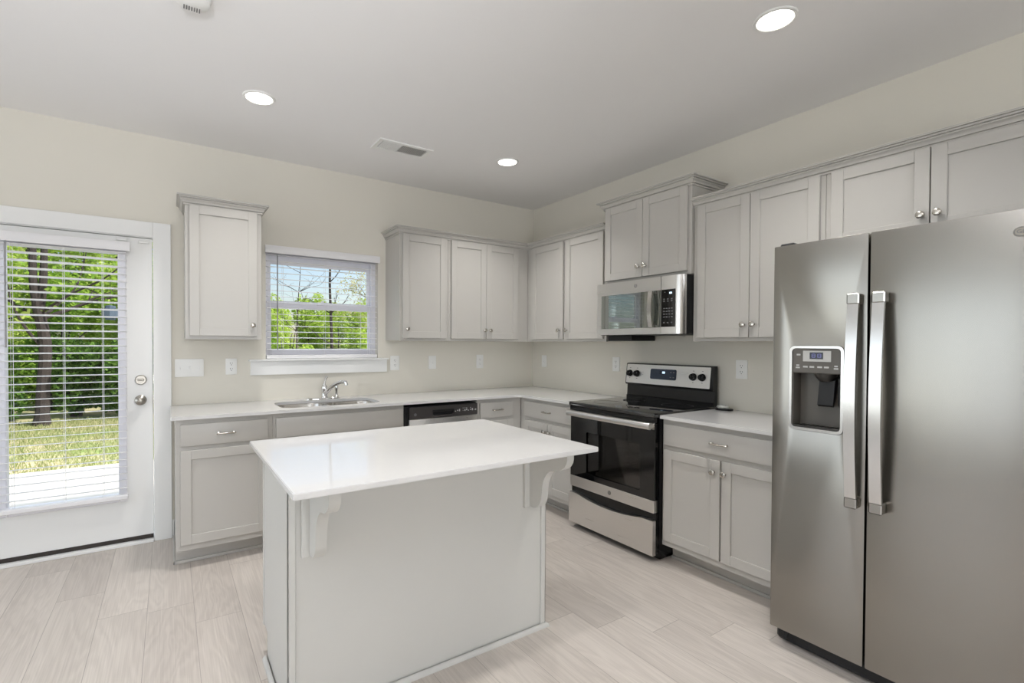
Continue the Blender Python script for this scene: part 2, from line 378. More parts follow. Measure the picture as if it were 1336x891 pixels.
def baseboard(name, segs, label):
    b = BM()
    for s in segs: box(b, *s, 0, 0.125, 0.004)
    struct(name, b, 'trim', label, 'baseboard')
baseboard('baseboard_back', [(-3.16, -3.146, -0.013, -0.0005), (XL + .02, -4.29, -0.013, -0.0005)], 'white baseboard between the patio door and the cabinets')
baseboard('baseboard_left', [(XL + .0005, XL + .013, YF + .02, -0.02)], 'white baseboard along the left wall')
baseboard('baseboard_front', [(XL + .02, -.02, YF + .0005, YF + .013)], 'white baseboard along the wall behind the viewpoint')
baseboard('baseboard_right', [(-.013, -.0005, YF + .02, -3.83)], 'white baseboard on the right wall beyond the refrigerator')

# door casing
b = BM()
for x0, x1, z0, z1 in ((-3.262, -3.160, 0, 2.157), (-4.285, -4.183, 0, 2.157), (-4.183, -3.262, 2.055, 2.157)):
    box(b, x0, x1, -0.018, -0.0005, z0, z1, 0.003)
struct('trim_1', b, 'trim', 'flat white casing around the patio door', 'door casing')
# window sill and apron
b = BM(); box(b, -2.682, -1.598, -0.045, 0.06, 1.212, 1.2265, 0.003); box(b, -2.668, -1.606, -0.02, -0.0005, 1.108, 1.212, 0.002)
struct('trim_2', b, 'trim', 'white sill and apron under the sink window', 'window sill')

# patio door
d1 = thing('door_1', 'white glazed patio door with blinds on it', 'door', (-3.722, 0.03, 0), kind='structure')
b = BM()
for x0, x1, z0, z1 in ((DX0, -4.181, 0.0, DZ), (-3.2635, DX1, 0.0, DZ), (-4.181, -3.2635, 2.051, DZ)): box(b, x0, x1, 0.002, WT, z0, z1)
obj('jamb', b, 'trim', d1)
b = BM(); prism(b, [[(-4.178, 0.048), (-3.267, 0.048), (-3.267, 2.047), (-4.178, 2.047)], [(-3.995, 0.335), (-3.449, 0.335), (-3.449, 1.935), (-3.995, 1.935)][::-1]], 'xz', 0.008, 0.052)
obj('slab', b, 'trim', d1, smooth=False)
b = BM()
for x0, x1, z0, z1 in ((-4.035, -3.99, 0.295, 1.975), (-3.454, -3.409, 0.295, 1.975), (-3.99, -3.454, 0.295, 0.34), (-3.99, -3.454, 1.93, 1.975)): box(b, x0, x1, -0.004, 0.062, z0, z1, 0.006)
obj('glazing_frame', b, 'vinyl', d1)
b = BM(); box(b, -3.99, -3.454, 0.028, 0.034, 0.34, 1.93); obj('glass_pane', b, 'glass', d1)
b = BM(); box(b, -4.178, -3.267, 0.004, 0.056, 0.022, 0.0475); obj('door_sweep', b, 'rubber', d1)
b = BM(); box(b, -4.181, -3.2635, -0.03, 0.14, 0.0, 0.021, 0.003); obj('threshold', b, 'trim', d1)
b = BM()
lathe(b, (-3.333, 0.008, 1.098), (0, -1, 0), [(.033, 0), (.033, .006), (.028, .011), (.0, .011)], 28)
box(b, -3.352, -3.314, -0.018, -0.002, 1.092, 1.104, 0.004)
k = obj('deadbolt', b, 'nickel_dull', d1); k['label'] = 'round satin nickel deadbolt with thumb turn'
b = BM(); lathe(b, (-3.335, 0.008, 0.962), (0, -1, 0), [(.034, 0), (.034, .006), (.026, .012), (.013, .018), (.012, .035), (.022, .043), (.029, .052), (.028, .063), (.018, .071), (0, .073)], 28)
k = obj('door_knob', b, 'nickel_dull', d1); k['label'] = 'satin nickel round knob'
for x in (-3.432, -3.312):
    b = BM(); box(b, x - .03, x + .03, -.004, 0.008, 2.018 if x < -3.4 else 2.012, 2.036 if x < -3.4 else 2.03, .003); obj('sensor', b, 'plastic', d1)
for z in (1.10, .962):
    b = BM(); box(b, -3.2645, -3.2605, 0.0, 0.05, z - .03, z + .03); obj('strike_plate', b, 'nickel', d1)

# sink window
w1 = thing('window_1', 'white double hung window over the sink', 'window', (-2.12, 0.08, WZ0), kind='structure')
b = BM()
for x0, x1, z0, z1 in ((WX0, -2.535, WZ0, WZ1), (-1.72, WX1, WZ0, WZ1), (-2.535, -1.72, WZ0, 1.255), (-2.535, -1.72, 2.03, WZ1)): box(b, x0, x1, 0.062, 0.135, z0, z1, 0.002)
obj('window_frame', b, 'vinyl', w1)
def sash(y, z0, z1, gz0, gz1):
    b = BM()
    for x0, x1, q0, q1 in ((-2.535, -2.512, z0, z1), (-1.743, -1.72, z0, z1), (-2.512, -1.743, z0, gz0), (-2.512, -1.743, gz1, z1)): box(b, x0, x1, y, y + .026, q0, q1, 0.003)
    o = obj('sash', b, 'vinyl', w1)
    g = BM(); box(g, -2.512, -1.743, y + .011, y + .015, gz0, gz1); obj('window_pane', g, 'glass', o)
    return o
sash(0.1, 1.635, 2.03, 1.681, 1.965)
lo = sash(0.072, 1.255, 1.672, 1.304, 1.623)
b = BM(); box(b, -2.17, -2.08, 0.06, 0.075, 1.655, 1.68, .004); lathe(b, (-2.125, .07, 1.68), (0, 0, 1), [(.012, 0), (.012, .01), (0, .012)], 14); obj('sash_lock', b, 'vinyl', lo)

# ------------------------------------------------------------------ blinds
def blind(label, x0, x1, ztop, zbot, yc, nslat, sl_x0, sl_x1, cords, wand, zval, depth=0.05, tilt=0.12, th=.0018):
    t = thing('window_blind', label, 'blind', ((x0 + x1) / 2, yc, zbot))
    b = BM(); prism(b, [[(yc - depth / 2 - .012, zval), (yc - depth / 2 - .016, zval + .012), (yc - depth / 2 - .016, ztop - .01), (yc - depth / 2 - .011, ztop), (yc - depth / 2 + .004, ztop), (yc - depth / 2 + .004, zval)]], 'yz', x0, x1); obj('valance', b, 'slat', t)
    b = BM(); box(b, sl_x0, sl_x1, yc - depth / 2 + .006, yc + depth / 2, ztop - .045, ztop - .002, .002); obj('headrail', b, 'slat', t)
    b = BM(); zr = zbot + .036; step = (ztop - .06 - zr) / nslat
    for k in range(nslat):
        z = zr + step * (k + .8)
        if z > ztop - .05: break
        v = []
        for x in (sl_x0, sl_x1):
            v.append([b.verts.new((x, yc + depth / 2 * s, z + .0022 - .003 * s * s + dz - tilt * s * depth / 2)) for dz in (0, th) for s in (-1, -.5, 0, .5, 1)])
        A, B = v
        for i in range(4): b.faces.new((A[i], A[i + 1], B[i + 1], B[i])); b.faces.new((A[5 + i], B[5 + i], B[6 + i], A[6 + i]))
        b.faces.new((A[0], B[0], B[5], A[5])); b.faces.new((A[4], A[9], B[9], B[4]))
        for q in (A, B): b.faces.new((q[0], q[5], q[6], q[7], q[8], q[9], q[4], q[3], q[2], q[1]))
    obj('slats', b, 'slat', t)
    b = BM(); box(b, sl_x0 - .004, sl_x1 + .004, yc - depth / 2, yc + depth / 2, zbot, zbot + .03, .005); obj('bottom_rail', b, 'slat', t)
    for x in cords:
        b = BM()
        for dy in (-depth / 2 - .001, depth / 2 + .001): tube(b, [(x, yc + dy, zbot + .03), (x, yc + dy, ztop - .04)], .0008, 5)
        tube(b, [(x + .006, yc, zbot + .03), (x + .006, yc, ztop - .04)], .0009, 5)
        obj('ladder_cord', b, 'slat', t)
    if wand:
        b = BM(); tube(b, [(wand[0], yc - depth / 2 - .022, wand[1]), (wand[0], yc - depth / 2 - .022, wand[2])], .0045, 8); tube(b, [(wand[0], yc - depth / 2 - .022, wand[2]), (wand[0], yc - depth / 2 - .008, wand[2] + .012)], .003, 8)
        w = obj('tilt_wand', b, mat('wand_clear_grey', (150, 150, 152), .3, noise=.02), t); w['label'] = 'thin grey tilt wand'
    return t
db = blind('long white slatted blind hanging on the patio door', -4.055, -3.385, 2.0, 0.322, -0.036, 34, -4.045, -3.405, (-3.955, -3.72, -3.53), (-3.972, 1.316, 1.93), 1.942)
for x in (-4.058, -3.394):
    b = BM(); box(b, x - .006, x + .006, -.058, .0075, 1.955, 1.998, .002); obj('mounting_bracket', b, 'plastic', db)
blind('short white slatted blind in the window over the sink', -2.566, -1.668, 2.09, 1.2275, 0.022, 17, -2.553, -1.69, (-2.44, -2.12, -1.83), (-2.483, 1.30, 2.01), 2.032, tilt=-0.07)

# ------------------------------------------------------------------ outdoors
b = BM(); box(b, -40, 45, 0.15, 70, -0.25, -0.15); lawn = struct('lawn', b, 'lawn', 'sunlit lawn with bare tan patches', 'lawn')
b = BM(); box(b, -7.5, -1.2, 0.145, 3.07, -0.2, -0.05, 0.01); struct('patio_slab', b, 'concrete', 'pale concrete patio slab outside the door', 'patio')

rng = random.Random(7)
def leaf_cloud(bm_verts, faces, c, rad, n, size, rg, shell=0.45):
    for _ in range(n):
        while True:
            p = Vector((rg.uniform(-1, 1), rg.uniform(-1, 1), rg.uniform(-1, 1)))
            if shell < p.length < 1: break
        q = Vector((c[0] + p.x * rad[0], c[1] + p.y * rad[1], c[2] + p.z * rad[2]))
        if q.z < -0.1: q.z = -0.1 + rg.random() * .3
        u = Vector((rg.gauss(0, 1), rg.gauss(0, 1), rg.gauss(0, .6))).normalized(); w = u.orthogonal().normalized()
        w.rotate(Matrix.Rotation(rg.uniform(0, 6.28), 3, u)); s = size * rg.uniform(.6, 1.4)
        i = len(bm_verts)
        bm_verts += [q - u * s, q + w * s * .55, q + u * s, q - w * s * .55]
        faces.append((i, i + 1, i + 2, i + 3))
def leaves_obj(name, blobs, n, size, m, parent, rg, shell=.3):
    vs, fs = [], []; tot = sum(r[0] * r[1] * r[2] for _, r in blobs)
    for c, r in blobs: leaf_cloud(vs, fs, c, r, max(10, int(n * r[0] * r[1] * r[2] / tot)), size, rg, shell)
    o = world_loc(parent); me = bpy.data.meshes.new(name); me.from_pydata([v - o for v in vs], [], fs); me.materials.append(M[m])
    ob = bpy.data.objects.new(name, me); COL.objects.link(ob); ob.parent = parent
    return ob
GZ = -0.15
def tree(label, x, y, h, r, lean, crown, nleaf, m, seed, bark='bark', fork=None, size=.07, nbranch=9, group=None, trunk=None):
    rg = random.Random(seed); t = thing('tree', label, 'tree', (x, y, GZ), group)
    b = BM(); pts = []
    for k in range(9):
        f = k / 8; pts.append((x + lean * f * h + rg.uniform(-.04, .04) * h * .12, y + rg.uniform(-.04, .04) * h * .12, GZ - .02 + f * h))
    if trunk:
        pts = [Vector(p) for p in trunk]; w = spline(pts, 5); tube(b, w, [r * (1.25 if i < 2 else 1) * (1 - .3 * i / (len(w) - 1)) for i in range(len(w))], 10)
        pts = [pts[0].lerp(fork[0][0][-1] if isinstance(fork[0][0][-1], Vector) else Vector(fork[0][0][-1]), k / 8) for k in range(9)]
    else: tube(b, spline(pts, 3), [r * (1.25 if i < 2 else 1) * (1 - .75 * i / 24) for i in range(25)], 10)
    for q, r0 in fork or ():
        w = spline(q, 5); tube(b, w, [r0 * (1 - .6 * i / (len(w) - 1)) for i in range(len(w))], 9)
    obj('trunk', b, bark, t)
    bb = BM(); tips = []
    for k in range(nbranch):
        f = rg.uniform(.3, .92); i = int(f * 8); p = Vector(pts[i]); a = rg.uniform(0, 6.28); L = crown * rg.uniform(.6, 1.1) * (1.15 - f * .4)
        q = [p, p + Vector((math.cos(a) * L * .4, math.sin(a) * L * .4, L * .2)), p + Vector((math.cos(a) * L * .75, math.sin(a) * L * .75, L * rg.uniform(.3, .55))), p + Vector((math.cos(a) * L, math.sin(a) * L, L * rg.uniform(.4, .9)))]
        s = spline(q, 4); tube(bb, s, [r * .34 * (1 - .85 * j / (len(s) - 1)) for j in range(len(s))], 6)
        for _ in range(3):
            j = rg.randrange(4, len(s) - 1); p2 = s[j]; d = Vector((rg.gauss(0, 1), rg.gauss(0, 1), rg.uniform(.1, 1))).normalized() * L * .45
            tube(bb, [p2, p2 + d * .5 + Vector((0, 0, .03)), p2 + d], [r * .12, r * .09, r * .03], 5); tips.append(p2 + d)
        tips.append(s[-1])
    obj('branches', bb, bark, t)
    if nleaf:
        blobs = [(p, (crown * rg.uniform(.22, .4),) * 3) for p in tips]
        leaves_obj('foliage', blobs, nleaf, size, m, t, rg, 0)
    return t
def shrub(label, x, y, h, w, nleaf, m, seed, size=.06, group=None):
    rg = random.Random(seed); t = thing('shrub', label, 'shrub', (x, y, GZ), group); b = BM(); blobs = []
    for k in range(7):
        a = rg.uniform(0, 6.28); q = rg.uniform(.2, .8) * w
        tip = Vector((x + math.cos(a) * q, y + math.sin(a) * q * .7, GZ + h * rg.uniform(.5, .95)))
        s = spline([(x + math.cos(a) * .08, y + math.sin(a) * .08, GZ - .02), ((x + tip.x) / 2, (y + tip.y) / 2, GZ + h * .4), tip], 5)
        tube(b, s, [.03 * (1 - .8 * j / (len(s) - 1)) for j in range(len(s))], 6)
    for k in range(12):
        a = rg.uniform(0, 6.28); q = rg.uniform(0, .75) * w; z = rg.uniform(.12, .9)
        blobs.append((Vector((x + math.cos(a) * q * (1.1 - .5 * z), y + math.sin(a) * q * .7, GZ + h * z)), (w * rg.uniform(.3, .5), w * rg.uniform(.3, .45), h * rg.uniform(.13, .24))))
    obj('stems', b, 'bark', t); leaves_obj('foliage', blobs, nleaf, size, m, t, rg)
    return t
# seen through the door: trunk pair, undergrowth, tall leafy trees
tree('big dark forked tree trunk behind the lawn, seen through the patio door', -5.10, 7.75, 8.0, .105, .012, 1.8, 2500, 'leaf_green', 11, nbranch=10, size=.045,
     trunk=[(-5.10, 7.75, -.2), (-5.07, 7.75, .6), (-5.04, 7.75, 1.3), (-5.13, 7.75, 1.95), (-5.14, 7.75, 2.15)],
     fork=[([(-5.14, 7.75, 1.9), (-5.20, 7.75, 2.5), (-5.21, 7.75, 3.4), (-5.3, 7.8, 5.2), (-5.2, 7.8, 7.6)], .072),
           ([(-5.11, 7.74, 1.9), (-5.06, 7.74, 2.5), (-5.03, 7.72, 3.3), (-4.9, 7.6, 5.0), (-4.7, 7.6, 7.0)], .07),
           ([(-5.06, 7.7, 1.9), (-4.665, 7.4, 2.19), (-4.25, 7.2, 2.43), (-4.03, 7.0, 2.58), (-3.7, 6.8, 2.9)], .022),
           ([(-5.08, 7.75, 1.25), (-5.3, 7.75, 1.6), (-5.5, 7.8, 2.1), (-5.62, 7.8, 3.0)], .03)])
tree('slender pale leaning tree left of the dark trunk, seen through the patio door', -5.85, 8.2, 6.5, .035, .045, 1.2, 1200, 'leaf_lime', 12, bark='barkpale')
GS = 'shrubs in the thicket behind the lawn'
for i, (x, y, h, w, m, nl) in enumerate([(-7.2, 8.5, 2.2, .8, 'leaf_deep', 6000), (-6.1, 8.9, 1.9, .75, 'leaf_deep', 7000), (-4.75, 8.9, 1.9, .8, 'leaf_deep', 9000), (-3.75, 8.3, 1.8, .7, 'leaf_deep', 9000), (-2.9, 8.6, 2.2, .7, 'leaf_green', 7000),
        (-1.7, 8.6, 2.0, .8, 'leaf_green', 6000), (-5.3, 10.4, 3.4, .95, 'leaf_green', 11000), (-3.9, 10.2, 3.6, .95, 'leaf_lime', 12000), (-6.8, 10.6, 3.3, .95, 'leaf_lime', 9000), (-2.5, 10.4, 3.2, .95, 'leaf_lime', 9000),
        (-.75, 9.2, 2.2, .7, 'leaf_lime', 10000), (.1, 10.2, 2.65, .7, 'leaf_lime', 9000), (.7, 9.3, 2.35, .65, 'leaf_lime', 10000), (1.6, 10.8, 2.6, .75, 'leaf_lime', 9000), (1.95, 9.5, 2.3, .7, 'leaf_lime', 9000), (-1.3, 10.2, 2.4, .7, 'leaf_lime', 9000), (-.45, 8.0, 1.5, .55, 'leaf_lime', 6000), (.95, 8.3, 1.7, .6, 'leaf_lime', 7000), (3.2, 10.4, 2.5, .9, 'leaf_lime', 8000), (4.7, 11.2, 2.7, .9, 'leaf_green', 7000), (6.3, 12., 2.8, .9, 'leaf_lime', 7000),
        (-1.1, 11.6, 2.7, .9, 'leaf_lime', 10000), (.9, 12.0, 2.9, .95, 'leaf_lime', 10000), (2.7, 12.6, 2.9, 1.0, 'leaf_lime', 9000), (-.2, 13.8, 3.0, 1.0, 'leaf_lime', 9000), (-4.5, 11.8, 3.9, 1.1, 'leaf_lime', 12000), (-3.0, 12.0, 3.4, 1.1, 'leaf_lime', 10000), (-6.0, 12.0, 3.6, 1.1, 'leaf_lime', 10000)]):
    shrub('leafy green shrub in the thicket behind the lawn', x, y, h, w, nl, m, 100 + i, size=.045, group=GS)
GT = 'leafy trees behind the thicket'
for i, (x, y, h, c, m, nl) in enumerate([(-8.2, 13.0, 7.5, 1.8, 'leaf_lime', 12000), (-6.2, 13.2, 7.8, 1.8, 'leaf_green', 14000), (-4.2, 13.0, 7.2, 1.8, 'leaf_lime', 14000), (-2.3, 13.6, 6.0, 1.7, 'leaf_lime', 9000), (-9.4, 15.5, 8.5, 2.0, 'leaf_green', 9000), (-5.2, 16.0, 9.0, 2.1, 'leaf_lime', 12000)]):
    tree('tall leafy spring tree behind the thicket', x, y, h, .12, .0, c, nl, m, 200 + i, size=.06, nbranch=14, group=GT)
tree('thin dark bare trunk rising against the sky in the sink window', .17, 8.0, 6.0, .045, -.025, .9, 0, 'leaf_lime', 31, nbranch=7)
tree('young tree with pinkish new leaves beside the thin bare trunk', 1.25, 8.6, 3.6, .03, .0, .8, 1500, 'leaf_pale', 32, nbranch=12, size=.028)
tree('twiggy leafless sapling at the left of the sink window', -.8, 7.9, 3.6, .02, .05, .9, 0, 'leaf_pale', 33, nbranch=14)
# grass blades nobody could count
vs, fs = [], []
for _ in range(14000):
    y = rng.uniform(3.15, 8.3); x = -3.6 - (y - 3) * .32 + rng.uniform(-1.6, 1.3)
    a = rng.uniform(0, 6.28); h = rng.uniform(.03, .075); dx, dy = math.cos(a) * .006, math.sin(a) * .006; i = len(vs)
    vs += [(x - dx, y - dy, GZ - .002), (x + dx, y + dy, GZ - .002), (x + rng.uniform(-.03, .03), y + rng.uniform(-.03, .03), GZ + h)]; fs.append((i, i + 1, i + 2))
me = bpy.data.meshes.new('grass'); me.from_pydata(vs, [], fs); me.materials.append(M['blade']); go = bpy.data.objects.new('grass', me); COL.objects.link(go)
tag(go, 'short grass growing on the lawn outside the door', 'grass', kind='stuff')
# small hanging feeder
fd = thing('bird_feeder', 'small blue-grey lantern-shaped feeder hanging from a branch outside the patio door', 'bird feeder', (-4.05, 7.0, 1.74))
FP = (-4.05, 7.0)
b = BM(); lathe(b, (FP[0], FP[1], 1.80), (0, 0, 1), [(.08, -.05), (.08, 0), (.125, .006), (.125, .15), (.08, .155), (.08, .2), (.0, .215)], 8); obj('feeder_body', b, 'feeder', fd, angle=20)
b = BM(); tube(b, [(FP[0], FP[1], 2.01), (FP[0], FP[1], 2.58)], .004, 6); obj('hanging_wire', b, 'blackmatte', fd)

# ------------------------------------------------------------------ cabinets
def shaker(fr, a0, a1, d, z0, z1, parent, st=0.055, th=0.019, name='door'):
    bm = BM()
    abox(bm, fr, a0, a0 + st, d, d + th, z0, z1, .0015); abox(bm, fr, a1 - st, a1, d, d + th, z0, z1, .0015)
    abox(bm, fr, a0 + st, a1 - st, d, d + th - .0006, z1 - st, z1, .0015); abox(bm, fr, a0 + st, a1 - st, d, d + th - .0006, z0, z0 + st, .0015)
    abox(bm, fr, a0 + st - .004, a1 - st + .004, d + .002, d + th - .009, z0 + st - .004, z1 - st + .004)
    return obj(name, bm, 'cab', parent)
def knob(fr, a, d, z, parent):
    bm = BM(); o = Vector(fr(a, d, z)); ax = Vector(fr(0, 1, 0)) - Vector(fr(0, 0, 0))
    lathe(bm, o, ax, [(.0085, 0), (.0085, .003), (.006, .006), (.006, .013), (.013, .018), (.0165, .022), (.0165, .026), (.012, .0285), (0, .029)], 20)
    k = obj('knob', bm, 'nickel', parent); k['label'] = 'round satin nickel knob'; return k
def pull(fr, a, d, z, parent, L=0.1):
    bm = BM(); h = L / 2
    for s in (-1, 1): abox(bm, fr, a + s * h * .86 - .006, a + s * h * .86 + .006, d, d + .02, z - .006, z + .006, .002)
    pts = [fr(a - h, d + .02, z), fr(a - h * .8, d + .024, z), fr(a - h * .4, d + .028, z), fr(a, d + .030, z), fr(a + h * .4, d + .028, z), fr(a + h * .8, d + .024, z), fr(a + h, d + .02, z)]
    tube(bm, spline(pts, 3), .0055, 8)
    k = obj('handle', bm, 'nickel', parent); k['label'] = 'arched satin nickel pull'; return k
def drawer(fr, a0, a1, d, z0, z1, parent, handle=True, name='drawer'):
    bm = BM(); abox(bm, fr, a0, a1, d, d + .019, z0, z1, .003, 2); o = obj(name, bm, 'cab', parent)
    if handle: pull(fr, (a0 + a1) / 2, d + .019, (z0 + z1) / 2, o)
    return o
def base_at(fr, a0, a1): 
    p = fr((a0 + a1) / 2, .3, 0); return p
def crown_prof(z0, z1, ov=.048):
    h = z1 - z0; p = [(0.0005, z0)]
    for o, a in ((.18, 0), (.18, .14), (.10, .16), (.10, .22), (.30, .24), (.34, .38), (.44, .48), (.58, .57), (.58, .63), (.50, .65), (.50, .70), (.70, .72), (.76, .80), (.76, .84), (1, .86), (1, 1)): p.append((ov * o, z0 + h * a))
    return p + [(0.0005, z1)]
def upper(label, fr, a0, a1, z0, z1, doors, D=.305, body_a=None, knobs=(), dtop=None):
    t = thing('wall_cabinet', label, 'cabinet', fr((a0 + a1) / 2, D / 2, z0))
    bm = BM(); ba0, ba1 = body_a or (a0, a1)
    abox(bm, fr, ba0, ba1, .001, D - .019, z0 + .004, z1); abox(bm, fr, a0, a1, D - .019, D, z0, z1, .001)
    obj('body', bm, 'cab', t)
    for (p, q), kn in zip(doors, knobs):
        dr = shaker(fr, p, q, D + .0015, z0 + .023, dtop or (z1 - .044), t)
        if kn is not None: knob(fr, kn, D + .0205, z0 + .098, dr)
    return t
UZ0, UZ1 = 1.372, 2.284
lc = upper('single door grey wall cabinet left of the sink window', BACK, -3.085, -2.635, UZ0, UZ1, [(-3.062, -2.664)], knobs=[-2.693])
b = BM(); sweep(b, crown_prof(2.238, 2.297, .044), [(-3.085, -.001), (-3.085, -.305), (-2.635, -.305), (-2.635, -.001)], side=-1); obj('crown_molding', b, 'cab', lc)
upper('single door grey wall cabinet just right of the sink window', BACK, -1.612, -1.169, UZ0, UZ1, [(-1.590, -1.194)], knobs=[-1.555])
upper('double door grey wall cabinet on the back wall beside the corner', BACK, -1.168, -.3055, UZ0, UZ1, [(-1.142, -.788), (-.785, -.432)], knobs=[-.808, -.752])
upper('double door grey wall cabinet between the corner and the microwave', RIGHT, .3065, 1.3135, UZ0, UZ1, [(.392, .822), (.856, 1.291)], knobs=[.781, .880], body_a=(.002, 1.3135))
b = BM(); sweep(b, crown_prof(2.238, 2.297, .044), [(-1.612, -.001), (-1.612, -.305), (-.305, -.305), (-.305, -1.3135)], side=-1)
tag(obj('crown_molding', b, 'cab'), 'grey crown moulding running around the corner wall cabinets', 'moulding')
mc = upper('raised double door grey cabinet above the microwave', RIGHT, 1.315, 2.075, 1.812, 2.436, [(1.336, 1.692), (1.695, 2.052)], D=.33, knobs=[1.662, 1.722], dtop=2.39)
b = BM(); sweep(b, crown_prof(2.388, 2.446, .048), [(-.001, -1.315), (-.33, -1.315), (-.33, -2.075), (-.001, -2.075)], side=-1); obj('crown_molding', b, 'cab', mc)
upper('double door grey wall cabinet between microwave and refrigerator', RIGHT, 2.0765, 2.843, UZ0, UZ1, [(2.113, 2.452), (2.456, 2.82)], knobs=[2.424, 2.482])
upper('short double door grey cabinet above the refrigerator', RIGHT, 2.8445, 3.70, 1.84, UZ1, [(2.873, 3.264), (3.269, 3.675)], knobs=[3.238, 3.297])
b = BM(); sweep(b, crown_prof(2.238, 2.297, .044), [(-.305, -2.0765), (-.305, -3.70), (-.001, -3.70)], side=-1)
tag(obj('crown_molding', b, 'cab'), 'grey crown moulding above the cabinets right of the microwave', 'moulding')

def base(label, fr, a0, a1, parts, body_a=None, D=.61, ends=(False, False), toe_a=None, hole=None):
    t = thing('base_cabinet', label, 'cabinet', base_at(fr, a0, a1))
    bm = BM(); ba0, ba1 = body_a or (a0, a1)
    if hole is None: abox(bm, fr, ba0, ba1, .001, D - .019, .112, .892)
    else:
        abox(bm, fr, ba0, ba1, .001, D - .019, .112, hole); abox(bm, fr, ba0, ba0 + .018, .001, D - .019, hole, .892); abox(bm, fr, ba1 - .018, ba1, .001, D - .019, hole, .892)
    abox(bm, fr, a0, a1, D - .019, D, .108, .8925, .001)
    obj('body', bm, 'cab', t)
    ta0, ta1 = toe_a or (a0, a1)
    bm = BM(); abox(bm, fr, ta0, ta1, .45, .505, 0, .11)
    s0 = ta0 - (.012 if ends[0] else 0); s1 = ta1 + (.012 if ends[1] else 0)
    abox(bm, fr, s0, s1, .505, .518, 0, .02, .005, 2)
    if ends[0]: abox(bm, fr, ta0, ta0 + .015, .02, .45, 0, .11); abox(bm, fr, ta0 - .012, ta0, .02, .518, 0, .02, .005, 2)
    obj('toe_kick', bm, 'cab', t)
    for p in parts:
        if p[0] == 'drawer': drawer(fr, p[1], p[2], D + .0015, .735, .863, t)
        elif p[0] == 'panel': drawer(fr, p[1], p[2], D + .0015, .735, .863, t, False, 'false_front')
        else:
            dr = shaker(fr, p[1], p[2], D + .0015, .147, .707, t)
            knob(fr, p[3], D + .0205, .64, dr)
    return t
base('single door grey base cabinet with drawer beside the patio door', BACK, -3.145, -2.6145, [('drawer', -3.121, -2.645), ('door', -3.121, -2.645, -2.675)], ends=(True, False))
base('wide grey base cabinet under the kitchen sink', BACK, -2.6135, -1.706, [('panel', -2.596, -1.717), ('door', -2.596, -2.161, -2.19), ('door', -2.156, -1.717, -2.127)], hole=.62)
base('narrow grey base cabinet between dishwasher and corner', BACK, -1.064, -.613, [('drawer', -1.037, -.71), ('door', -1.037, -.71, -1.005)])
base('grey base cabinet between the corner and the stove', RIGHT, .613, 1.3145, [('drawer', .685, 1.298), ('door', .685, .990, .962), ('door', .996, 1.298, 1.024)], body_a=(.002, 1.3145), D=.6105)
base('grey base cabinet between stove and refrigerator', RIGHT, 2.0835, 2.85, [('drawer', 2.102, 2.838), ('door', 2.104, 2.470, 2.435), ('door', 2.480, 2.838, 2.50)])

# ------------------------------------------------------------------ countertops
def slab_top(bm, outline, holes, z0, z1):
    prism(bm, [outline] + holes, 'xy', z0, z1)
CT0, CT1 = .894, .914
arc = [(-.648 - .05 + .05 * math.cos(t), -.648 - .05 + .05 * math.sin(t)) for t in [math.radians(90 - 15 * k) for k in range(7)]]
outl = [(-3.168, -.001), (-3.168, -.644), (-3.164, -.648)] + arc + [(-.648, -1.315), (-.001, -1.315), (-.001, -.001)]
hole = rrect(-2.545, -1.845, -.555, -.17, .085, 7)
b = BM(); slab_top(b, outl, [hole], CT0, CT1)
ct = tag(obj('countertop', b, 'quartz', angle=20), 'white L-shaped quartz countertop along the back wall and corner', 'countertop')
b = BM(); slab_top(b, [(-.001, -2.0835), (-.644, -2.0835), (-.648, -2.0875), (-.648, -2.866), (-.001, -2.866)], [], CT0, CT1)
tag(obj('countertop', b, 'quartz', angle=20), 'short white countertop between stove and refrigerator', 'countertop')

# sink
sk = thing('sink', 'double bowl stainless steel sink under the window', 'sink', (-2.195, -.36, .70))
b = BM()
def bowl(bm, x0, x1, y0, y1, r):
    lv = [(0, .8925, r), (.002, .885, r), (.008, .80, r), (.018, .715, r * .95), (.05, .70, r * .7), (.12, .697, r * .3)]
    rings = []
    for ins, z, rr in lv:
        rings.append([bm.verts.new((x, y, z)) for x, y in rrect(x0 + ins, x1 - ins, y0 + ins, y1 - ins, max(.01, rr - ins * .3), 6)])
    for A, B in zip(rings, rings[1:]):
        n = len(A)
        for i in range(n): bm.faces.new((A[i], A[(i + 1) % n], B[(i + 1) % n], B[i]))
    bm.faces.new(rings[-1])
bowl(b, -2.545, -2.205, -.555, -.17, .085); bowl(b, -2.185, -1.845, -.555, -.20, .085)
prism(b, [rrect(-2.57, -1.82, -.58, -.145, .09, 6), rrect(-2.545, -2.205, -.555, -.17, .085, 6)[::-1], rrect(-2.185, -1.845, -.555, -.20, .085, 6)[::-1]], 'xy', .8885, .8932)
obj('basin', b, 'sink', sk)
for x in (-2.375, -2.015):
    b = BM(); lathe(b, (x, -.365, .6965), (0, 0, 1), [(.045, 0), (.045, .003), (.036, .005), (.03, .002), (0, .002)], 24); obj('drain', b, 'chrome', sk)
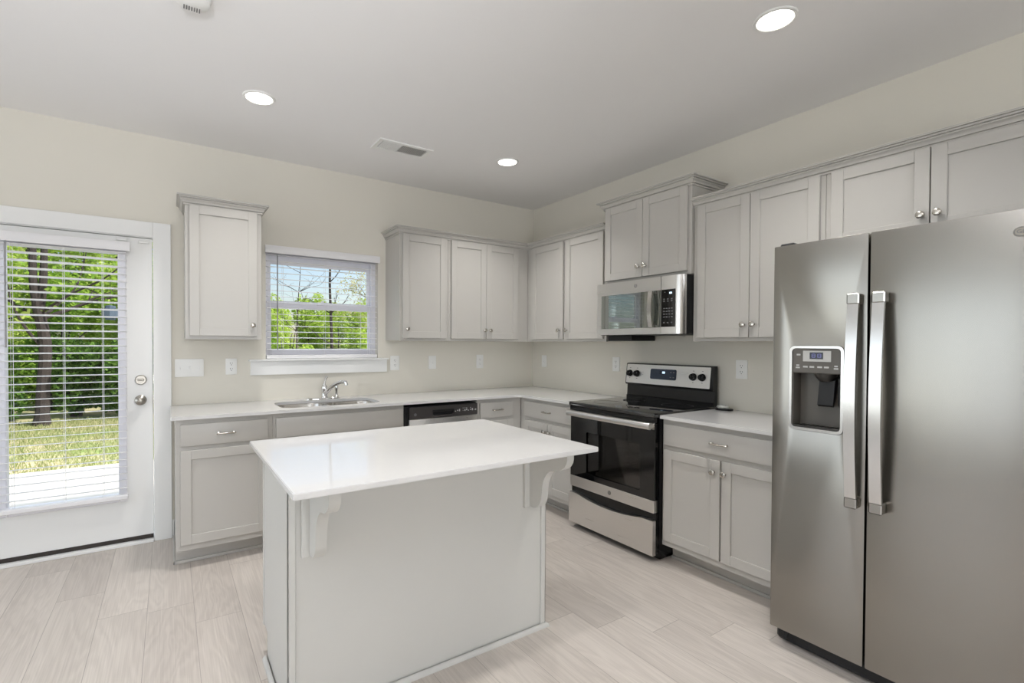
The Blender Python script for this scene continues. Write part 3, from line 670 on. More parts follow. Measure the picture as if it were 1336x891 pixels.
# faucet
fc = thing('faucet', 'chrome single lever kitchen faucet with side sprayer behind the sink', 'faucet', (-2.15, -.105, CT1))
b = BM(); lathe(b, (-2.165, -.105, CT1), (0, 0, 1), [(.125, 0), (.125, .005), (.115, .009), (0, .0095)], 40, ell=(1, .24), ref=(1, 0, 0)); obj('base_plate', b, 'chrome', fc)
b = BM(); lathe(b, (-2.155, -.105, CT1 + .008), (0, 0, 1), [(.026, 0), (.024, .01), (.02, .02), (.021, .055), (.024, .062), (.023, .085), (.017, .1), (0, .104)], 24); obj('faucet_body', b, 'chrome', fc)
b = BM(); tube(b, spline([(-2.153, -.115, .955), (-2.135, -.145, .985), (-2.105, -.195, 1.025), (-2.07, -.255, 1.05), (-2.045, -.30, 1.052)], 6), [.017 - .005 * i / 24 for i in range(25)], 14)
tube(b, [(-2.047, -.297, 1.054), (-2.041, -.307, 1.03)], [.0135, .012], 14); obj('spout', b, 'chrome', fc)
b = BM(); tube(b, spline([(-2.155, -.105, 1.01), (-2.152, -.103, 1.04), (-2.145, -.095, 1.065), (-2.13, -.085, 1.088)], 5), [.012, .011, .010, .009, .009, .008, .008, .008, .008, .009, .0095, .010, .011, .012, .012, .009], 12); obj('lever', b, 'chrome', fc)
b = BM(); lathe(b, (-2.062, -.105, CT1 + .006), (0, 0, 1), [(.02, 0), (.018, .012), (.011, .02), (.010, .05), (.014, .068), (.015, .09), (.010, .105), (0, .107)], 20); obj('side_sprayer', b, 'chrome', fc)

# ------------------------------------------------------------------ dishwasher
dw = thing('dishwasher', 'steel dishwasher with a black control strip under the countertop', 'dishwasher', (-1.385, -.3, 0))
b = BM(); box(b, -1.703, -1.067, -.6, -.03, .1, .872); obj('body', b, 'blackmatte', dw)
b = BM(); box(b, -1.668, -1.07, -.632, -.602, .125, .775, .004, 2); obj('door', b, 'steel_stove', dw)
cp = BM(); prism(cp, [rrect(-1.668, -1.07, .778, .868, .008, 3), rrect(-1.475, -1.285, .795, .835, .014, 4)[::-1]], 'xz', -.634, -.602)
cp_o = obj('control_panel', cp, 'charcoal', dw)
b = BM(); box(b, -1.48, -1.28, -.61, -.602, .79, .84); box(b, -1.478, -1.284, -.636, -.61, .822, .838, .003); obj('handle_pocket', b, 'blackmatte', cp_o)
b = BM()
for i, x in enumerate((-1.275, -1.255, -1.238, -1.205, -1.188, -1.172, -1.155, -1.135, -1.118, -1.10, -1.088)):
    box(b, x - .005, x + .005, -.6352, -.634, .812 + (i % 2) * .004, .818 + (i % 3) * .006)
    if i in (3, 4, 5, 7): box(b, x - .004, x + .004, -.6352, -.634, .834, .838)
obj('control_marks', b, 'mark', cp_o)
b = BM(); lathe(b, (-1.62, -.634, .812), (0, -1, 0), [(.011, 0), (.011, .001), (0, .001)], 20); obj('badge', b, 'markgrey', cp_o)
b = BM(); box(b, -1.70, -1.07, -.56, -.05, 0, .1); obj('toe_kick', b, 'blackmatte', dw)

# ------------------------------------------------------------------ stove
def badge(o, right, up, r, parent, m_ring='markgrey', m_face='badge', ell=1.0):
    r_ = Vector(right).normalized(); u_ = Vector(up).normalized(); n_ = r_.cross(u_); o = Vector(o)
    b = BM(); lathe(b, o, n_, [(r, 0), (r, .0015), (r * .86, .002), (0, .002)], 28, ell=(ell, 1), ref=r_); d = obj('badge', b, m_face, parent)
    b = BM()
    ring = [o + n_ * .0025 + r_ * (r * .84 * ell * math.cos(t)) + u_ * (r * .84 * math.sin(t)) for t in [2 * math.pi * k / 28 for k in range(29)]]
    tube(b, ring, r * .07, 5); text_mesh(b, 'GE', r * 1.05, o + n_ * .0028, r_, u_, .0008)
    obj('emblem', b, m_ring, d)
    return d
SV0, SV1 = -1.3195, -2.0795
st = thing('stove', 'black and stainless steel freestanding electric stove', 'stove', (-.34, -1.70, 0))
b = BM()
for x0, x1, y0, y1, z0, z1 in ((-.64, -.02, SV1, SV1 + .03, .03, .9), (-.64, -.02, SV0 - .03, SV0, .03, .9), (-.05, -.02, SV1 + .03, SV0 - .03, .03, .9), (-.64, -.05, SV1 + .03, SV0 - .03, .03, .30), (-.64, -.05, SV1 + .03, SV0 - .03, .80, .9)):
    box(b, x0, x1, y0, y1, z0, z1)
box(b, -.60, -.05, SV1 + .02, SV0 - .02, 0, .03)
obj('body', b, 'black', st)
b = BM(); box(b, -.10, -.055, SV1 + .035, SV0 - .035, .30, .80); box(b, -.6, -.1, SV1 + .035, SV1 + .06, .3, .8); box(b, -.6, -.1, SV0 - .06, SV0 - .035, .3, .8); box(b, -.6, -.1, SV1 + .06, SV0 - .06, .301, .32); obj('oven_cavity', b, 'ovencav', st)
for z in (.515, .625):
    b = BM()
    for k in range(15): tube(b, [(-.55, SV1 + .08 + k * .043, z), (-.12, SV1 + .08 + k * .043, z)], .0025, 6)
    for x in (-.575, -.55, -.34, -.12): tube(b, [(x, SV1 + .062, z - .004), (x, SV0 - .062, z - .004)], .0035, 6)
    obj('oven_rack', b, 'chrome', st)
b = BM(); box(b, -.695, -.03, SV1 - .002, SV0 + .0025, .9, .928, .005, 2); ck = obj('cooktop', b, 'cooktop', st)
b = BM(); box(b, -.688, -.66, SV1 + .001, SV0 - .001, .866, .899, .003); obj('front_rail', b, 'black', st)
b = BM()
for x, y, r in ((-.50, -1.52, .105), (-.50, -1.90, .09), (-.22, -1.52, .08), (-.22, -1.90, .105)):
    ring = [(x + r * math.cos(t), y + r * math.sin(t), .9281) for t in [2 * math.pi * k / 40 for k in range(41)]]; tube(b, ring, .0009, 4)
obj('burner_ring', b, 'blackmatte', ck)
# door
dr = BM(); prism(dr, [[(SV1 + .006, .385), (SV0 - .006, .385), (SV0 - .006, .862), (SV1 + .006, .862)], rrect(-1.965, -1.485, .425, .722, .012, 4)[::-1]], 'yz', -.682, -.645)
od = obj('oven_door', dr, 'blackglass', st, smooth=False)
b = BM(); box(b, -.672, -.667, -1.972, -1.478, .418, .729); obj('oven_window', b, 'ovenglass', od)
b = BM(); box(b, -.684, -.645, SV1 + .006, SV0 - .006, .308, .384, .002); s = obj('lower_trim', b, 'steel_stove', od)
badge((-.6842, -1.712, .345), (0, -1, 0), (0, 0, 1), .0145, s)
b = BM(); prism(b, [[(-.684, .826), (-.684, .868), (-.676, .868), (-.676, .826)]], 'xz', SV1 + .006, SV0 - .006) ; obj('upper_trim', b, 'steel_plain', od)
b = BM()
pr = [(-.712, .826), (-.724, .829), (-.730, .838), (-.732, .848), (-.729, .859), (-.721, .866), (-.70, .867), (-.70, .860), (-.716, .857), (-.719, .846), (-.71, .834)]
prism(b, [pr], 'xz', SV1 + .012, SV0 - .004); 
for y in (SV1 + .028, SV0 - .02): box(b, -.722, -.682, y - .016, y + .016, .834, .862, .004)
hd = obj('oven_handle', b, 'steel_stove', od)
b = BM()
for k in range(5): box(b, -.6846, -.683, -1.42 - k * .125 - .1, -1.42 - k * .125, .8655, .8675)
obj('vent_slots', b, 'blackmatte', od)
# drawer with the curved finger scoop
top = [(SV0 - .003 - (SV0 - SV1 - .006) * k / 24, .262 - .03 * max(0, math.sin(math.pi * min(1, max(0, (k / 24 - .12) / .76)))) ** .8) for k in range(25)]
b = BM(); prism(b, [[(SV0 - .003, .045), *top, (SV1 + .003, .045)]], 'yz', -.694, -.665); obj('storage_drawer', b, 'steel_stove', st, angle=25)
b = BM(); box(b, -.664, -.64, SV1 + .004, SV0 - .004, .05, .305); obj('drawer_recess', b, 'black', st)
# backguard
b = BM(); prism(b, [[(-.03, .928), (-.075, .928), (-.075, .945), (-.066, .95), (-.062, 1.03), (-.085, 1.035), (-.088, 1.045), (-.07, 1.197), (-.06, 1.203), (-.03, 1.203)]], 'xz', SV1, SV0); bgd = obj('backguard', b, 'black', st)
def tilt(bm, y0, y1, z0, z1, off=.0, th=.003, r=0.006):
    # plate on the slanted control face: from (-.088,1.045) to (-.07,1.197)
    f = lambda z: -.088 + (z - 1.045) * (.018 / .152)
    t = bmesh.new(); vs = []
    for y, z in rrect(y0, y1, z0, z1, r, 4): vs.append((y, z))
    A = [t.verts.new((f(z) - off, y, z)) for y, z in vs]; B = [t.verts.new((f(z) - off - th, y, z)) for y, z in vs]; n = len(A)
    for i in range(n): t.faces.new((A[i], A[(i + 1) % n], B[(i + 1) % n], B[i]))
    t.faces.new(A[::-1]); t.faces.new(B); bmesh.ops.recalc_face_normals(t, faces=t.faces[:]); merge(bm, t)
b = BM(); tilt(b, SV1 + .022, SV0 - .008, 1.047, 1.194); cpn = obj('control_panel', b, 'steel_stove', bgd)
b = BM(); tilt(b, -1.79, -1.56, 1.088, 1.166, .003, .002, .012); dpn = obj('clock_panel', b, 'panelblue', cpn)
b = BM(); tilt(b, -1.70, -1.645, 1.128, 1.152, .005, .001, .003); obj('clock_display', b, 'screen', dpn)
b = BM(); tilt(b, -1.692, -1.668, 1.133, 1.149, .006, .0006, .002); obj('clock_digits', b, 'digit', dpn)
b = BM()
for y in (-1.745, -1.765, -1.74, -1.77):
    for z in (1.108, 1.145): tilt(b, y - .004, y + .004, z - .003, z + .003, .005, .0006, .001)
obj('button_marks', b, 'markgrey', dpn)
for y in (-1.362, -1.432, -1.928, -1.998):
    b = BM(); z = 1.122; x = -.0805
    ax = Vector((-1, 0, .118)).normalized()
    lathe(b, (x - .001, y, z), ax, [(.027, 0), (.026, .008), (.022, .012), (.020, .026), (.016, .029), (0, .029)], 24)
    box(b, x - .034, x - .026, y - .005, y + .005, z - .018, z + .021, .002)
    obj('control_knob', b, 'black', cpn)
b = BM()
for y in (-1.362, -1.432, -1.928, -1.998):
    for dz in (.042, -.038): tilt(b, y - .006, y + .006, 1.122 + dz - .002, 1.122 + dz + .002, .003, .0005, .001)
tilt(b, -1.492, -1.484, 1.115, 1.118, .003, .0005, .001); tilt(b, -1.492, -1.484, 1.135, 1.138, .003, .0005, .001)
obj('dial_marks', b, 'markgrey', cpn)

# ------------------------------------------------------------------ microwave
MW0, MW1, MX = -1.319, -2.0725, -.40
mw = thing('microwave', 'stainless over-range microwave above the stove', 'microwave', (-.2, -1.695, 1.418))
b = BM(); box(b, MX + .03, -.002, MW1, MW0, 1.418, 1.808, .002); obj('body', b, 'blackmatte', mw)
b = BM(); box(b, -.30, -.03, -1.56, -1.335, 1.378, 1.417, .003); obj('vent_housing', b, 'blackmatte', mw)
b = BM(); prism(b, [[(MW0, 1.421), (MW0, 1.806), (-1.9035, 1.806), (-1.9035, 1.421)], [(-1.362, 1.466), (-1.362, 1.716), (-1.9036 + .001, 1.716), (-1.9036 + .001, 1.466)][::-1]], 'yz', MX - .012, MX + .028)
md = obj('microwave_door', b, 'steel_stove', mw, smooth=False)
b = BM(); box(b, MX - .009, MX + .02, -1.9025, -1.362, 1.466, 1.716); dg = obj('door_glass', b, 'mwglass', md)
b = BM(); prism(b, [[(MX + .028, -2.071), (MX + .028, -1.906), (MX - .012, -1.906), (MX - .012, -2.02), (MX - .006, -2.045), (MX + .008, -2.064)]], 'xy', 1.421, 1.806)
mp = obj('control_side', b, 'steel_stove', mw)
b = BM(); box(b, MX - .0145, MX - .0125, -2.018, -1.908, 1.468, 1.716, .0008); kp = obj('keypad', b, 'blackglass', mp)
b = BM()
for r, z in enumerate((1.652, 1.638, 1.59, 1.571, 1.552, 1.533, 1.496)):
    for c in range(4 if 2 <= r <= 5 else 3):
        y = -1.932 - c * (.0205 if 2 <= r <= 5 else .029); box(b, MX - .0152, MX - .0145, y - .006, y + .006, z - .0035, z + .0035)
box(b, MX - .0152, MX - .0145, -1.94, -1.934, 1.695, 1.7)
obj('keypad_marks', b, 'markgrey', kp)
b = BM(); box(b, MX - .0154, MX - .0145, -1.992, -1.972, 1.685, 1.697); obj('display_digits', b, 'digit', kp)
b = BM(); ys = [(-1.822, MX - .012), (-1.822, MX - .012)]
sec = []
for k in range(13):
    z = 1.468 + .246 * k / 12; bow = .028 + .016 * math.sin(math.pi * k / 12); sec.append((bow, z))
out = [(MX - .012 - bw, z) for bw, z in sec]; inn = [(MX - .012 - bw + .012, z) for bw, z in sec]
prism(b, [out + inn[::-1]], 'xz', -1.855, -1.822)
for z in (1.474, 1.698): box(b, MX - .042, MX - .011, -1.852, -1.825, z - .008 + (.004), z + .012, .002)
obj('door_handle', b, 'steel_plain', md)
b = BM(); lathe(b, (MX - .0122, -1.69, 1.764), (-1, 0, 0), [(.0135, 0), (.0135, .001), (0, .001)], 24); q = obj('badge', b, 'steel_plain', md)
b = BM(); tube(b, [(MX - .0135, -1.69 + .0115 * math.cos(t), 1.764 + .0115 * math.sin(t)) for t in [2 * math.pi * k / 24 for k in range(25)]], .0009, 5); text_mesh(b, 'GE', .014, (MX - .0136, -1.69, 1.764), (0, -1, 0), (0, 0, 1), .0006); obj('emblem', b, 'markgrey', q)

# ------------------------------------------------------------------ refrigerator
RX = -.90; RY0, RY1, RYG = -2.886, -3.795, -3.243
fg = thing('refrigerator', 'large stainless steel side-by-side refrigerator with ice dispenser', 'refrigerator', (-.45, -3.34, 0))
b = BM(); box(b, -.80, -.04, RY1 + .003, RY0 - .003, .02, 1.775, .004); obj('body', b, 'charcoal', fg)
b = BM(); box(b, -.845, -.79, RY1 + .01, RY0 - .01, .012, .078, .006)
for y in (RY0 - .03, RY1 + .03): box(b, -.86, -.80, y - .022, y + .022, .02, .07, .01)
obj('base_grille', b, 'blackmatte', fg)
for y in (RY0 - .08, RY1 + .08):
    for x in (-.75, -.12):
        b = BM(); lathe(b, (x, y, 0), (0, 0, 1), [(.02, 0), (.02, .022), (0, .022)], 12); obj('leveling_foot', b, 'blackmatte', fg)
def fdoor(y0, y1, holes=None):
    # gently crowned front: prism in xy would lose the hole, so build it in yz with rounded corners
    bm = BM(); t = bmesh.new()
    prism(t, [rrect(y1, y0, .085, 1.787, .004, 2)] + (holes or []), 'yz', RX, -.805)
    es = [e for e in t.edges if len(e.link_faces) == 2 and e.calc_face_angle(0) > .9 and all(abs(v.co.x - RX) < 1e-4 for v in e.verts)]
    bmesh.ops.bevel(t, geom=es, offset=.006, segments=3, affect='EDGES', profile=.5, clamp_overlap=True)
    merge(bm, t); return bm
DY0, DY1, DZ0, DZ1 = -2.956, -3.164, .984, 1.347
hole_d = rrect(DY1, DY0, DZ0, DZ1, .022, 5)
fz = obj('freezer_door', fdoor(RY0, RYG + .004, [hole_d[::-1]]), 'steel', fg, angle=25); fz['label'] = 'narrow left door with ice and water dispenser'
rd = obj('fresh_food_door', fdoor(RYG - .004, RY1), 'steel', fg, angle=25); rd['label'] = 'wide right door'
# dispenser
b = BM(); prism(b, [rrect(DY1 + .001, DY0 - .001, DZ0 + .001, DZ1 - .001, .022, 5), rrect(DY1 + .011, DY0 - .011, DZ0 + .013, DZ1 - .011, .016, 5)[::-1]], 'yz', RX - .004, RX + .02); bz = obj('dispenser_bezel', b, 'steel_plain', fz)
y0, y1 = DY0 - .011, DY1 + .011
b = BM(); box(b, RX - .001, RX + .08, y1, y0, 1.23, DZ1 - .011, .003); pn = obj('dispenser_panel', b, 'disp', fz)
b = BM()
box(b, RX + .07, RX + .09, y1, y0, DZ0 + .01, 1.235); box(b, RX + .002, RX + .075, y0 - .004, y0, DZ0 + .012, 1.232); box(b, RX + .002, RX + .075, y1, y1 + .004, DZ0 + .012, 1.232); box(b, RX + .002, RX + .075, y1, y0, DZ0 + .01, DZ0 + .016)
obj('dispenser_recess', b, 'disp', fz)
b = BM()
for k in range(9): box(b, RX + .006, RX + .066, y0 - .015 - k * .019, y0 - .022 - k * .019, DZ0 + .014, DZ0 + .021)
box(b, RX + .001, RX + .007, y1 + .004, y0 - .004, DZ0 + .013, DZ0 + .022, .002); obj('drip_tray', b, 'dispdark', fz)
b = BM(); lathe(b, (RX + .038, -3.083, 1.231), (0, 0, -1), [(.042, 0), (.040, .012), (.03, .026), (.022, .034), (0, .034)], 22); obj('ice_chute', b, 'dispdark', fz)
b = BM(); prism(b, [[(RX + .05, 1.21), (RX + .03, 1.20), (RX + .012, 1.10), (RX + .022, 1.092), (RX + .06, 1.19)]], 'xz', -3.12, -3.062); obj('dispenser_paddle', b, 'blackmatte', fz)
b = BM(); prism(b, [[(RX + .05, 1.22), (RX + .04, 1.21), (RX + .04, 1.10), (RX + .052, 1.09)]], 'xz', -3.150, -3.128); obj('water_lever', b, 'blackmatte', fz)
b = BM(); box(b, RX - .0025, RX, -3.117, -3.01, 1.28, 1.326, .002); dpl = obj('display_plate', b, mat('silver_plate', (178, 176, 172), .35, .3, noise=.02), pn)
b = BM(); box(b, RX - .0035, RX - .002, -3.088, -3.037, 1.291, 1.319); obj('display_screen', b, 'screen', dpl)
b = BM()
for y in (-3.052, -3.074): 
    for dy, z0_, z1_ in ((-.006, 1.298, 1.312), (.006, 1.298, 1.312)): box(b, RX - .0042, RX - .0034, y + dy - .001, y + dy + .001, z0_, z1_)
    for z in (1.298, 1.305, 1.312): box(b, RX - .0042, RX - .0034, y - .005, y + .005, z - .001, z + .001)
obj('display_digits', b, mat('dim_digits', (96, 100, 150), .5, emit=((110, 115, 170), .35)), dpl)
b = BM()
for y in (-3.02, -3.045, -3.075, -3.1): box(b, RX - .0018, RX - .001, y - .009, y + .009, 1.254, 1.261)
for y in (-2.99, -3.135):
    box(b, RX - .0018, RX - .001, y - .008, y + .008, 1.25, 1.256); box(b, RX - .0018, RX - .001, y - .006, y + .006, 1.26, 1.266)
box(b, RX - .0018, RX - .001, -3.0, -2.985, 1.305, 1.312)
obj('button_marks', b, 'mark', pn)
# handles
def fhandle(yc, parent):
    b = BM(); n = 20; out, inn = [], []
    for k in range(n + 1):
        z = .712 + .838 * k / n; bow = .038 + .026 * math.sin(math.pi * k / n)
        out.append((RX - bow, z)); inn.append((RX - bow + .013, z))
    prism(b, [out + inn[::-1]], 'xz', yc - .019, yc + .019)
    h = obj('handle', b, 'steel_plain', parent)
    for z in (.712, 1.512):
        b = BM(); box(b, RX - .045, RX - .0005, yc - .021, yc + .021, z - .002, z + .04, .004); obj('handle_mount', b, 'steel', h)
fhandle(-3.205, fz); fhandle(-3.287, rd)
b = BM(); box(b, -.865, -.72, RY0 - .065, RY0 - .006, 1.787, 1.803, .005); box(b, -.80, -.70, RY0 - .05, RY0 - .015, 1.77, 1.79, .004); obj('hinge_cover', b, 'blackmatte', fg)
b = BM(); box(b, -.865, -.72, RY1 + .006, RY1 + .065, 1.787, 1.803, .005); box(b, -.80, -.70, RY1 + .015, RY1 + .05, 1.77, 1.79, .004); obj('hinge_cover', b, 'blackmatte', fg)
badge((RX - .0003, -3.648, 1.714), (0, -1, 0), (0, 0, 1), .0165, rd, ell=1.15)

# ------------------------------------------------------------------ island
IX0, IX1, IY0, IY1 = -2.826, -1.676, -2.218, -1.70
il = thing('island_cabinet', 'grey kitchen island base with plain panelled back', 'kitchen island', (-2.25, -1.95, 0))
b = BM(); box(b, IX0 + .004, IX1 - .004, IY0 + .004, IY1, .112, .8935); box(b, IX0, IX0 + .004, IY0, IY1 - .0, .112, .8935); box(b, IX0, IX0 + .018, IY0, IY1 - .075, 0, .112); box(b, IX1 - .018, IX1, IY0, IY1 - .075, 0, .112)
box(b, IX0 - .004, IX1 + .004, IY1, IY1 + .019, .108, .8935, .001); box(b, IX0 + .02, IX1 - .02, IY1 - .12, IY1 - .08, 0, .112)
obj('body', b, 'island', il)
b = BM(); box(b, IX0, IX1, IY0 - .004, IY0 + .003, .0, .8935); obj('back_panel', b, 'island', il)
for x0, x1 in ((IX0 - .006, IX0 + .022), (IX1 - .022, IX1 + .006)):
    b = BM(); box(b, x0, x1, IY0 - .012, IY0 - .004, .0, .8935, .002); xx = x0 if x0 < -2.5 else x1; box(b, min(xx, xx + (.006 if x0 < -2.5 else -.006)), max(xx, xx + (.006 if x0 < -2.5 else -.006)), IY0 - .012, IY0 + .02, 0, .8935, .002); obj('corner_trim', b, 'island', il)
b = BM()
sp = [(0.0003, 0), (.015, 0), (.0145, .006), (.011, .013), (.005, .0175), (.0003, .018)]
sweep(b, sp, [(IX0 - .006, IY1 - .078), (IX0 - .006, IY0 - .012), (IX1 + .006, IY0 - .012), (IX1 + .006, IY1 - .078)], side=-1); obj('shoe_molding', b, 'island', il)
for (p, q, kx) in ((IX0 + .02, -2.255, -2.285), (-2.247, IX1 - .02, -2.217)):
    fr = lambda a, d, z: (a, d, z)
    bm = BM(); box(bm, p, q, IY1 + .0205, IY1 + .0395, .735, .863, .003); drw = obj('drawer', bm, 'island', il); pull(fr, (p + q) / 2, IY1 + .0395, .80, drw)
    dd = shaker(fr, p, q, IY1 + .0205, .147, .707, il); knob(fr, kx, IY1 + .0395, .64, dd)
b = BM(); prism(b, [[(-2.876, -2.552), (-1.652, -2.552), (-1.652, -1.638), (-2.876, -1.638)]], 'xy', CT0, CT1)
t_ = b
bmesh.ops.bevel(t_, geom=[e for e in t_.edges if e.calc_face_angle(0) > .9], offset=.002, segments=2, affect='EDGES')
tag(obj('countertop', b, 'quartz', angle=25), 'white quartz slab top on the kitchen island', 'countertop')
prof = [(-.004, .893), (.254, .893), (.254, .862), (.25, .845), (.238, .828), (.222, .815), (.205, .806), (.185, .800), (.163, .796), (.14, .788), (.12, .772), (.104, .75), (.094, .725), (.089, .70), (.087, .675), (.083, .650), (.074, .628), (.058, .611), (.04, .602), (.024, .600), (-.004, .600)]
GC = None
for lab, x0 in (('scrolled grey corbel under the left end of the island top', -2.786), ('scrolled grey corbel under the end of the island top nearest the stove', -1.803)):
    c = thing('corbel', lab, 'corbel', (x0 + .044, IY0 - .004, .594))
    b = BM(); box(b, x0, x0 + .088, IY0 - .022, IY0 - .0045, .592, .893, .0015); obj('backing_plate', b, 'island', c)
    b = BM(); prism(b, [[(IY0 - .0225 - o, z) for o, z in [(max(o, 0), z) for o, z in prof]]], 'yz', x0 + .026, x0 + .064); obj('bracket', b, 'island', c, angle=25)

# ------------------------------------------------------------------ outlets and switches
def plate(label, fr, a0, a1, z0, z1, kind, gangs=1):
    t = thing('switch_plate' if kind == 'switch' else 'outlet', label, 'light switch' if kind == 'switch' else 'outlet', fr((a0 + a1) / 2, 0, (z0 + z1) / 2))
    b = BM(); abox(b, fr, a0, a1, .0005, .0065, z0, z1, .003, 2); obj('cover_plate', b, 'plastic', t)
    zc = (z0 + z1) / 2
    for g in range(gangs):
        ac = a0 + (a1 - a0) * (g + .5) / gangs
        if kind == 'switch':
            b = BM(); abox(b, fr, ac - .006, ac + .006, .006, .0075, zc - .013, zc + .013, .0005); abox(b, fr, ac - .004, ac + .004, .0075, .017, zc + (.001 if g % 2 else -.009), zc + (.009 if g % 2 else -.001), .001); obj('toggle', b, 'trim', t)
            b = BM()
            for dz in (-.03, .03): lathe(b, fr(ac, .006, zc + dz), Vector(fr(0, 1, 0)), [(.003, 0), (.003, .0012), (0, .0015)], 10)
            obj('screw', b, 'plastic', t)
        elif kind == 'duplex':
            for dz in (-.02, .02):
                b = BM(); lathe(b, fr(ac, .006, zc + dz), Vector(fr(0, 1, 0)), [(.0165, 0), (.0165, .0018), (0, .0018)], 20); r = obj('receptacle', b, 'plastic', t)
                b = BM()
                for da, hh in ((-.0065, .005), (.0065, .004)): abox(b, fr, ac + da - .0012, ac + da + .0012, .0078, .0083, zc + dz + .003 - hh + .002, zc + dz + .003 + hh + .002)
                lathe(b, fr(ac, .0078, zc + dz - .008), Vector(fr(0, 1, 0)), [(.0028, 0), (.0028, .0005), (0, .0005)], 10); obj('slots', b, 'slot', r)
        else:  # decora style receptacle
            b = BM(); abox(b, fr, ac - .017, ac + .017, .006, .008, zc - .034, zc + .034, .001); r = obj('receptacle', b, 'plastic', t)
            b = BM()
            for dz in (-.02, .02):
                for da in (-.0065, .0065): abox(b, fr, ac + da - .001, ac + da + .001, .008, .0084, zc + dz - .002, zc + dz + .006)
                lathe(b, fr(ac, .008, zc + dz - .008), Vector(fr(0, 1, 0)), [(.0024, 0), (.0024, .0004), (0, .0004)], 10)
            obj('slots', b, 'markgrey', r)
            b = BM()
            for z_ in (-.005, .004): abox(b, fr, ac - .005, ac + .005, .008, .0092, zc + z_ - .003, zc + z_ + .003, .0005)
            obj('test_button', b, 'plastic', r)
plate('triple white switch plate beside the patio door', BACK, -3.141, -2.968, 1.110, 1.235, 'switch', 3)
plate('white duplex outlet below the cabinet left of the sink window', BACK, -2.831, -2.758, 1.118, 1.235, 'duplex')
plate('white outlet touching the right end of the window sill', BACK, -1.570, -1.486, 1.117, 1.243, 'duplex')
plate('single white switch plate between the sill outlet and the corner outlet', BACK, -1.203, -1.127, 1.120, 1.240, 'switch')
plate('white outlet on the back wall nearest the corner', BACK, -.694, -.616, 1.115, 1.245, 'gfci')
plate('white switch plate on the right wall just past the corner', RIGHT, .152, .227, 1.120, 1.238, 'switch')
plate('white outlet on the right wall at the corner side of the stove', RIGHT, 1.104, 1.180, 1.122, 1.242, 'duplex')
plate('white outlet on the right wall between stove and refrigerator', RIGHT, 2.193, 2.272, 1.125, 1.250, 'duplex')

# ------------------------------------------------------------------ small things
tr = thing('tray', 'small black tray holding a crumpled clear wrapper beside the stove', 'tray', (-.075, -2.155, CT1))
b = BM(); prism(b, [rrect(-.115, -.04, -2.215, -2.10, .03, 6)], 'xy', CT1, CT1 + .012)
bmesh.ops.bevel(b, geom=[e for e in b.edges if e.calc_face_angle(0) > .9], offset=.004, segments=2, affect='EDGES'); obj('tray_base', b, 'blackmatte', tr)
b = BM(); rg = random.Random(3)
bmesh.ops.create_icosphere(b, subdivisions=3, radius=1, matrix=Matrix.Translation((-.078, -2.15, CT1 + .021)) @ Matrix.Diagonal((.028, .042, .014, 1)))
for v in b.verts: v.co += Vector((rg.gauss(0, .0015), rg.gauss(0, .002), rg.gauss(0, .0018)))
w = obj('wrapper', b, 'clear', tr, angle=10); w['label'] = 'crumpled clear wrapper'

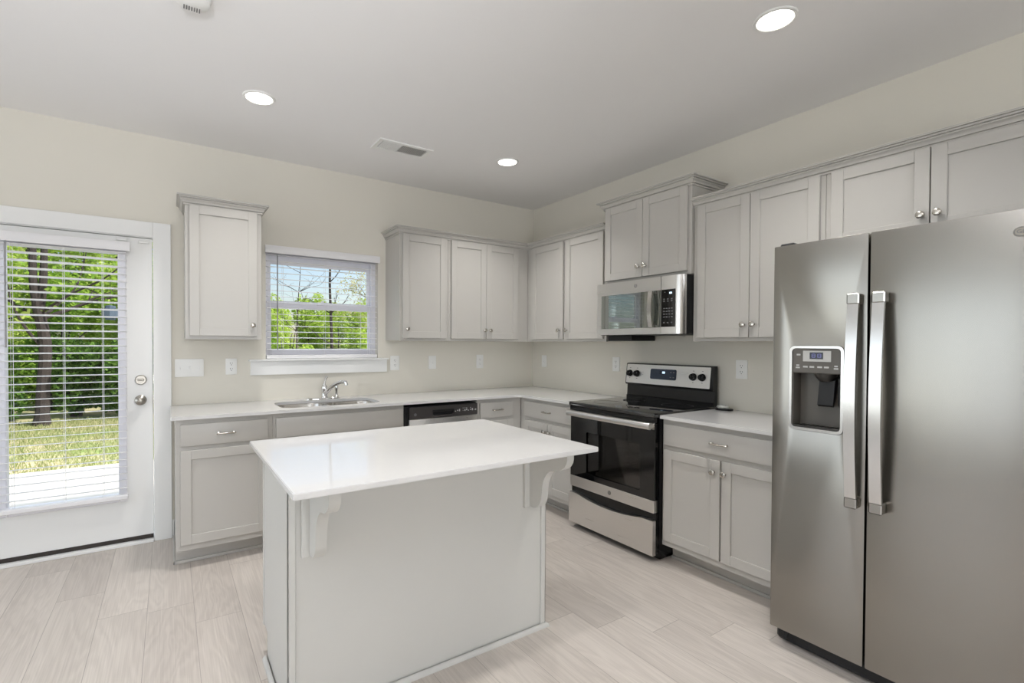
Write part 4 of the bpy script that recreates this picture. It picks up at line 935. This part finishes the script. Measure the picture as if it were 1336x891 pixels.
def downlight(label, x, y, r=.086, lit=True):
    t = thing('ceiling_light', label, 'ceiling light', (x, y, CEIL))
    b = BM(); o = (x, y, CEIL - .0003)
    lathe(b, o, (0, 0, -1), [(r, 0), (r, .003), (r * .96, .006), (r * .84, .007), (r * .80, .003)], 40); obj('trim_ring', b, 'plastic', t)
    b = BM(); lathe(b, o, (0, 0, -1), [(r * .8, .0005), (r * .79, .0045), (0, .0055)], 36); obj('lens', b, 'lamp', t)
    L = lamp('downlight_bulb', 'AREA', (x, y, CEIL - .012), E_LAMP, (1.0, .985, .97), aim=(0, 0, -1), shape='DISK', size=r * 1.5)
    L.data.spread = math.radians(115)
downlight('round recessed ceiling light nearest the patio door', -2.74, -.968)
downlight('round recessed ceiling light near the refrigerator', -1.002, -2.928)
downlight('round recessed ceiling light nearest the back corner', -1.008, -.955)
downlight('round recessed ceiling light over the open floor behind the island', -2.74, -2.93)

vt = thing('air_vent', 'white rectangular air vent in the ceiling', 'air vent', (-1.775, -.747, CEIL))
vx0, vx1, vy0, vy1 = -1.974, -1.577, -.84, -.652
b = BM(); prism(b, [[(vx0, vy0), (vx1, vy0), (vx1, vy1), (vx0, vy1)], [(vx0 + .028, vy0 + .028), (vx0 + .028, vy1 - .028), (vx1 - .028, vy1 - .028), (vx1 - .028, vy0 + .028)]], 'xy', CEIL - .008, CEIL - .0003); obj('vent_frame', b, 'plastic', vt)
b = BM(); box(b, vx0 + .02, vx1 - .02, vy0 + .02, vy1 - .02, CEIL - .0012, CEIL - .0003); obj('vent_backing', b, 'ventdark', vt)
b = BM()
n = 26
for k in range(n):
    x = vx0 + .032 + (vx1 - vx0 - .064) * (k + .5) / n; s = 1 if k < n * .42 else -1
    dx, h = (.0025, .007) if s > 0 else (.0062, .006)
    v = [b.verts.new(p) for p in ((x - s * dx, vy0 + .028, CEIL - .0015 - .0), (x + s * dx, vy0 + .028, CEIL - .0015 - h), (x + s * dx, vy1 - .028, CEIL - .0015 - h), (x - s * dx, vy1 - .028, CEIL - .0015))]
    v2 = [b.verts.new(q.co + Vector((.0012, 0, 0))) for q in v]
    b.faces.new(v); b.faces.new(v2[::-1])
    for i in range(4): b.faces.new((v[i], v[(i + 1) % 4], v2[(i + 1) % 4], v2[i]))
obj('louvers', b, 'plastic', vt)

sd = thing('smoke_detector', 'round white smoke detector on the ceiling at the top edge', 'smoke detector', (-3.09, -1.665, CEIL))
b = BM(); lathe(b, (-3.09, -1.72, CEIL - .0003), (0, 0, -1), [(.068, 0), (.068, .012), (.062, .03), (.05, .036), (0, .038)], 40); obj('detector_body', b, 'plastic', sd)
b = BM()
for k in range(-3, 4): box(b, -3.09 + k * .009 - .002, -3.09 + k * .009 + .002, -1.70, -1.672, CEIL - .0385, CEIL - .034)
obj('detector_slots', b, 'markgrey', sd)
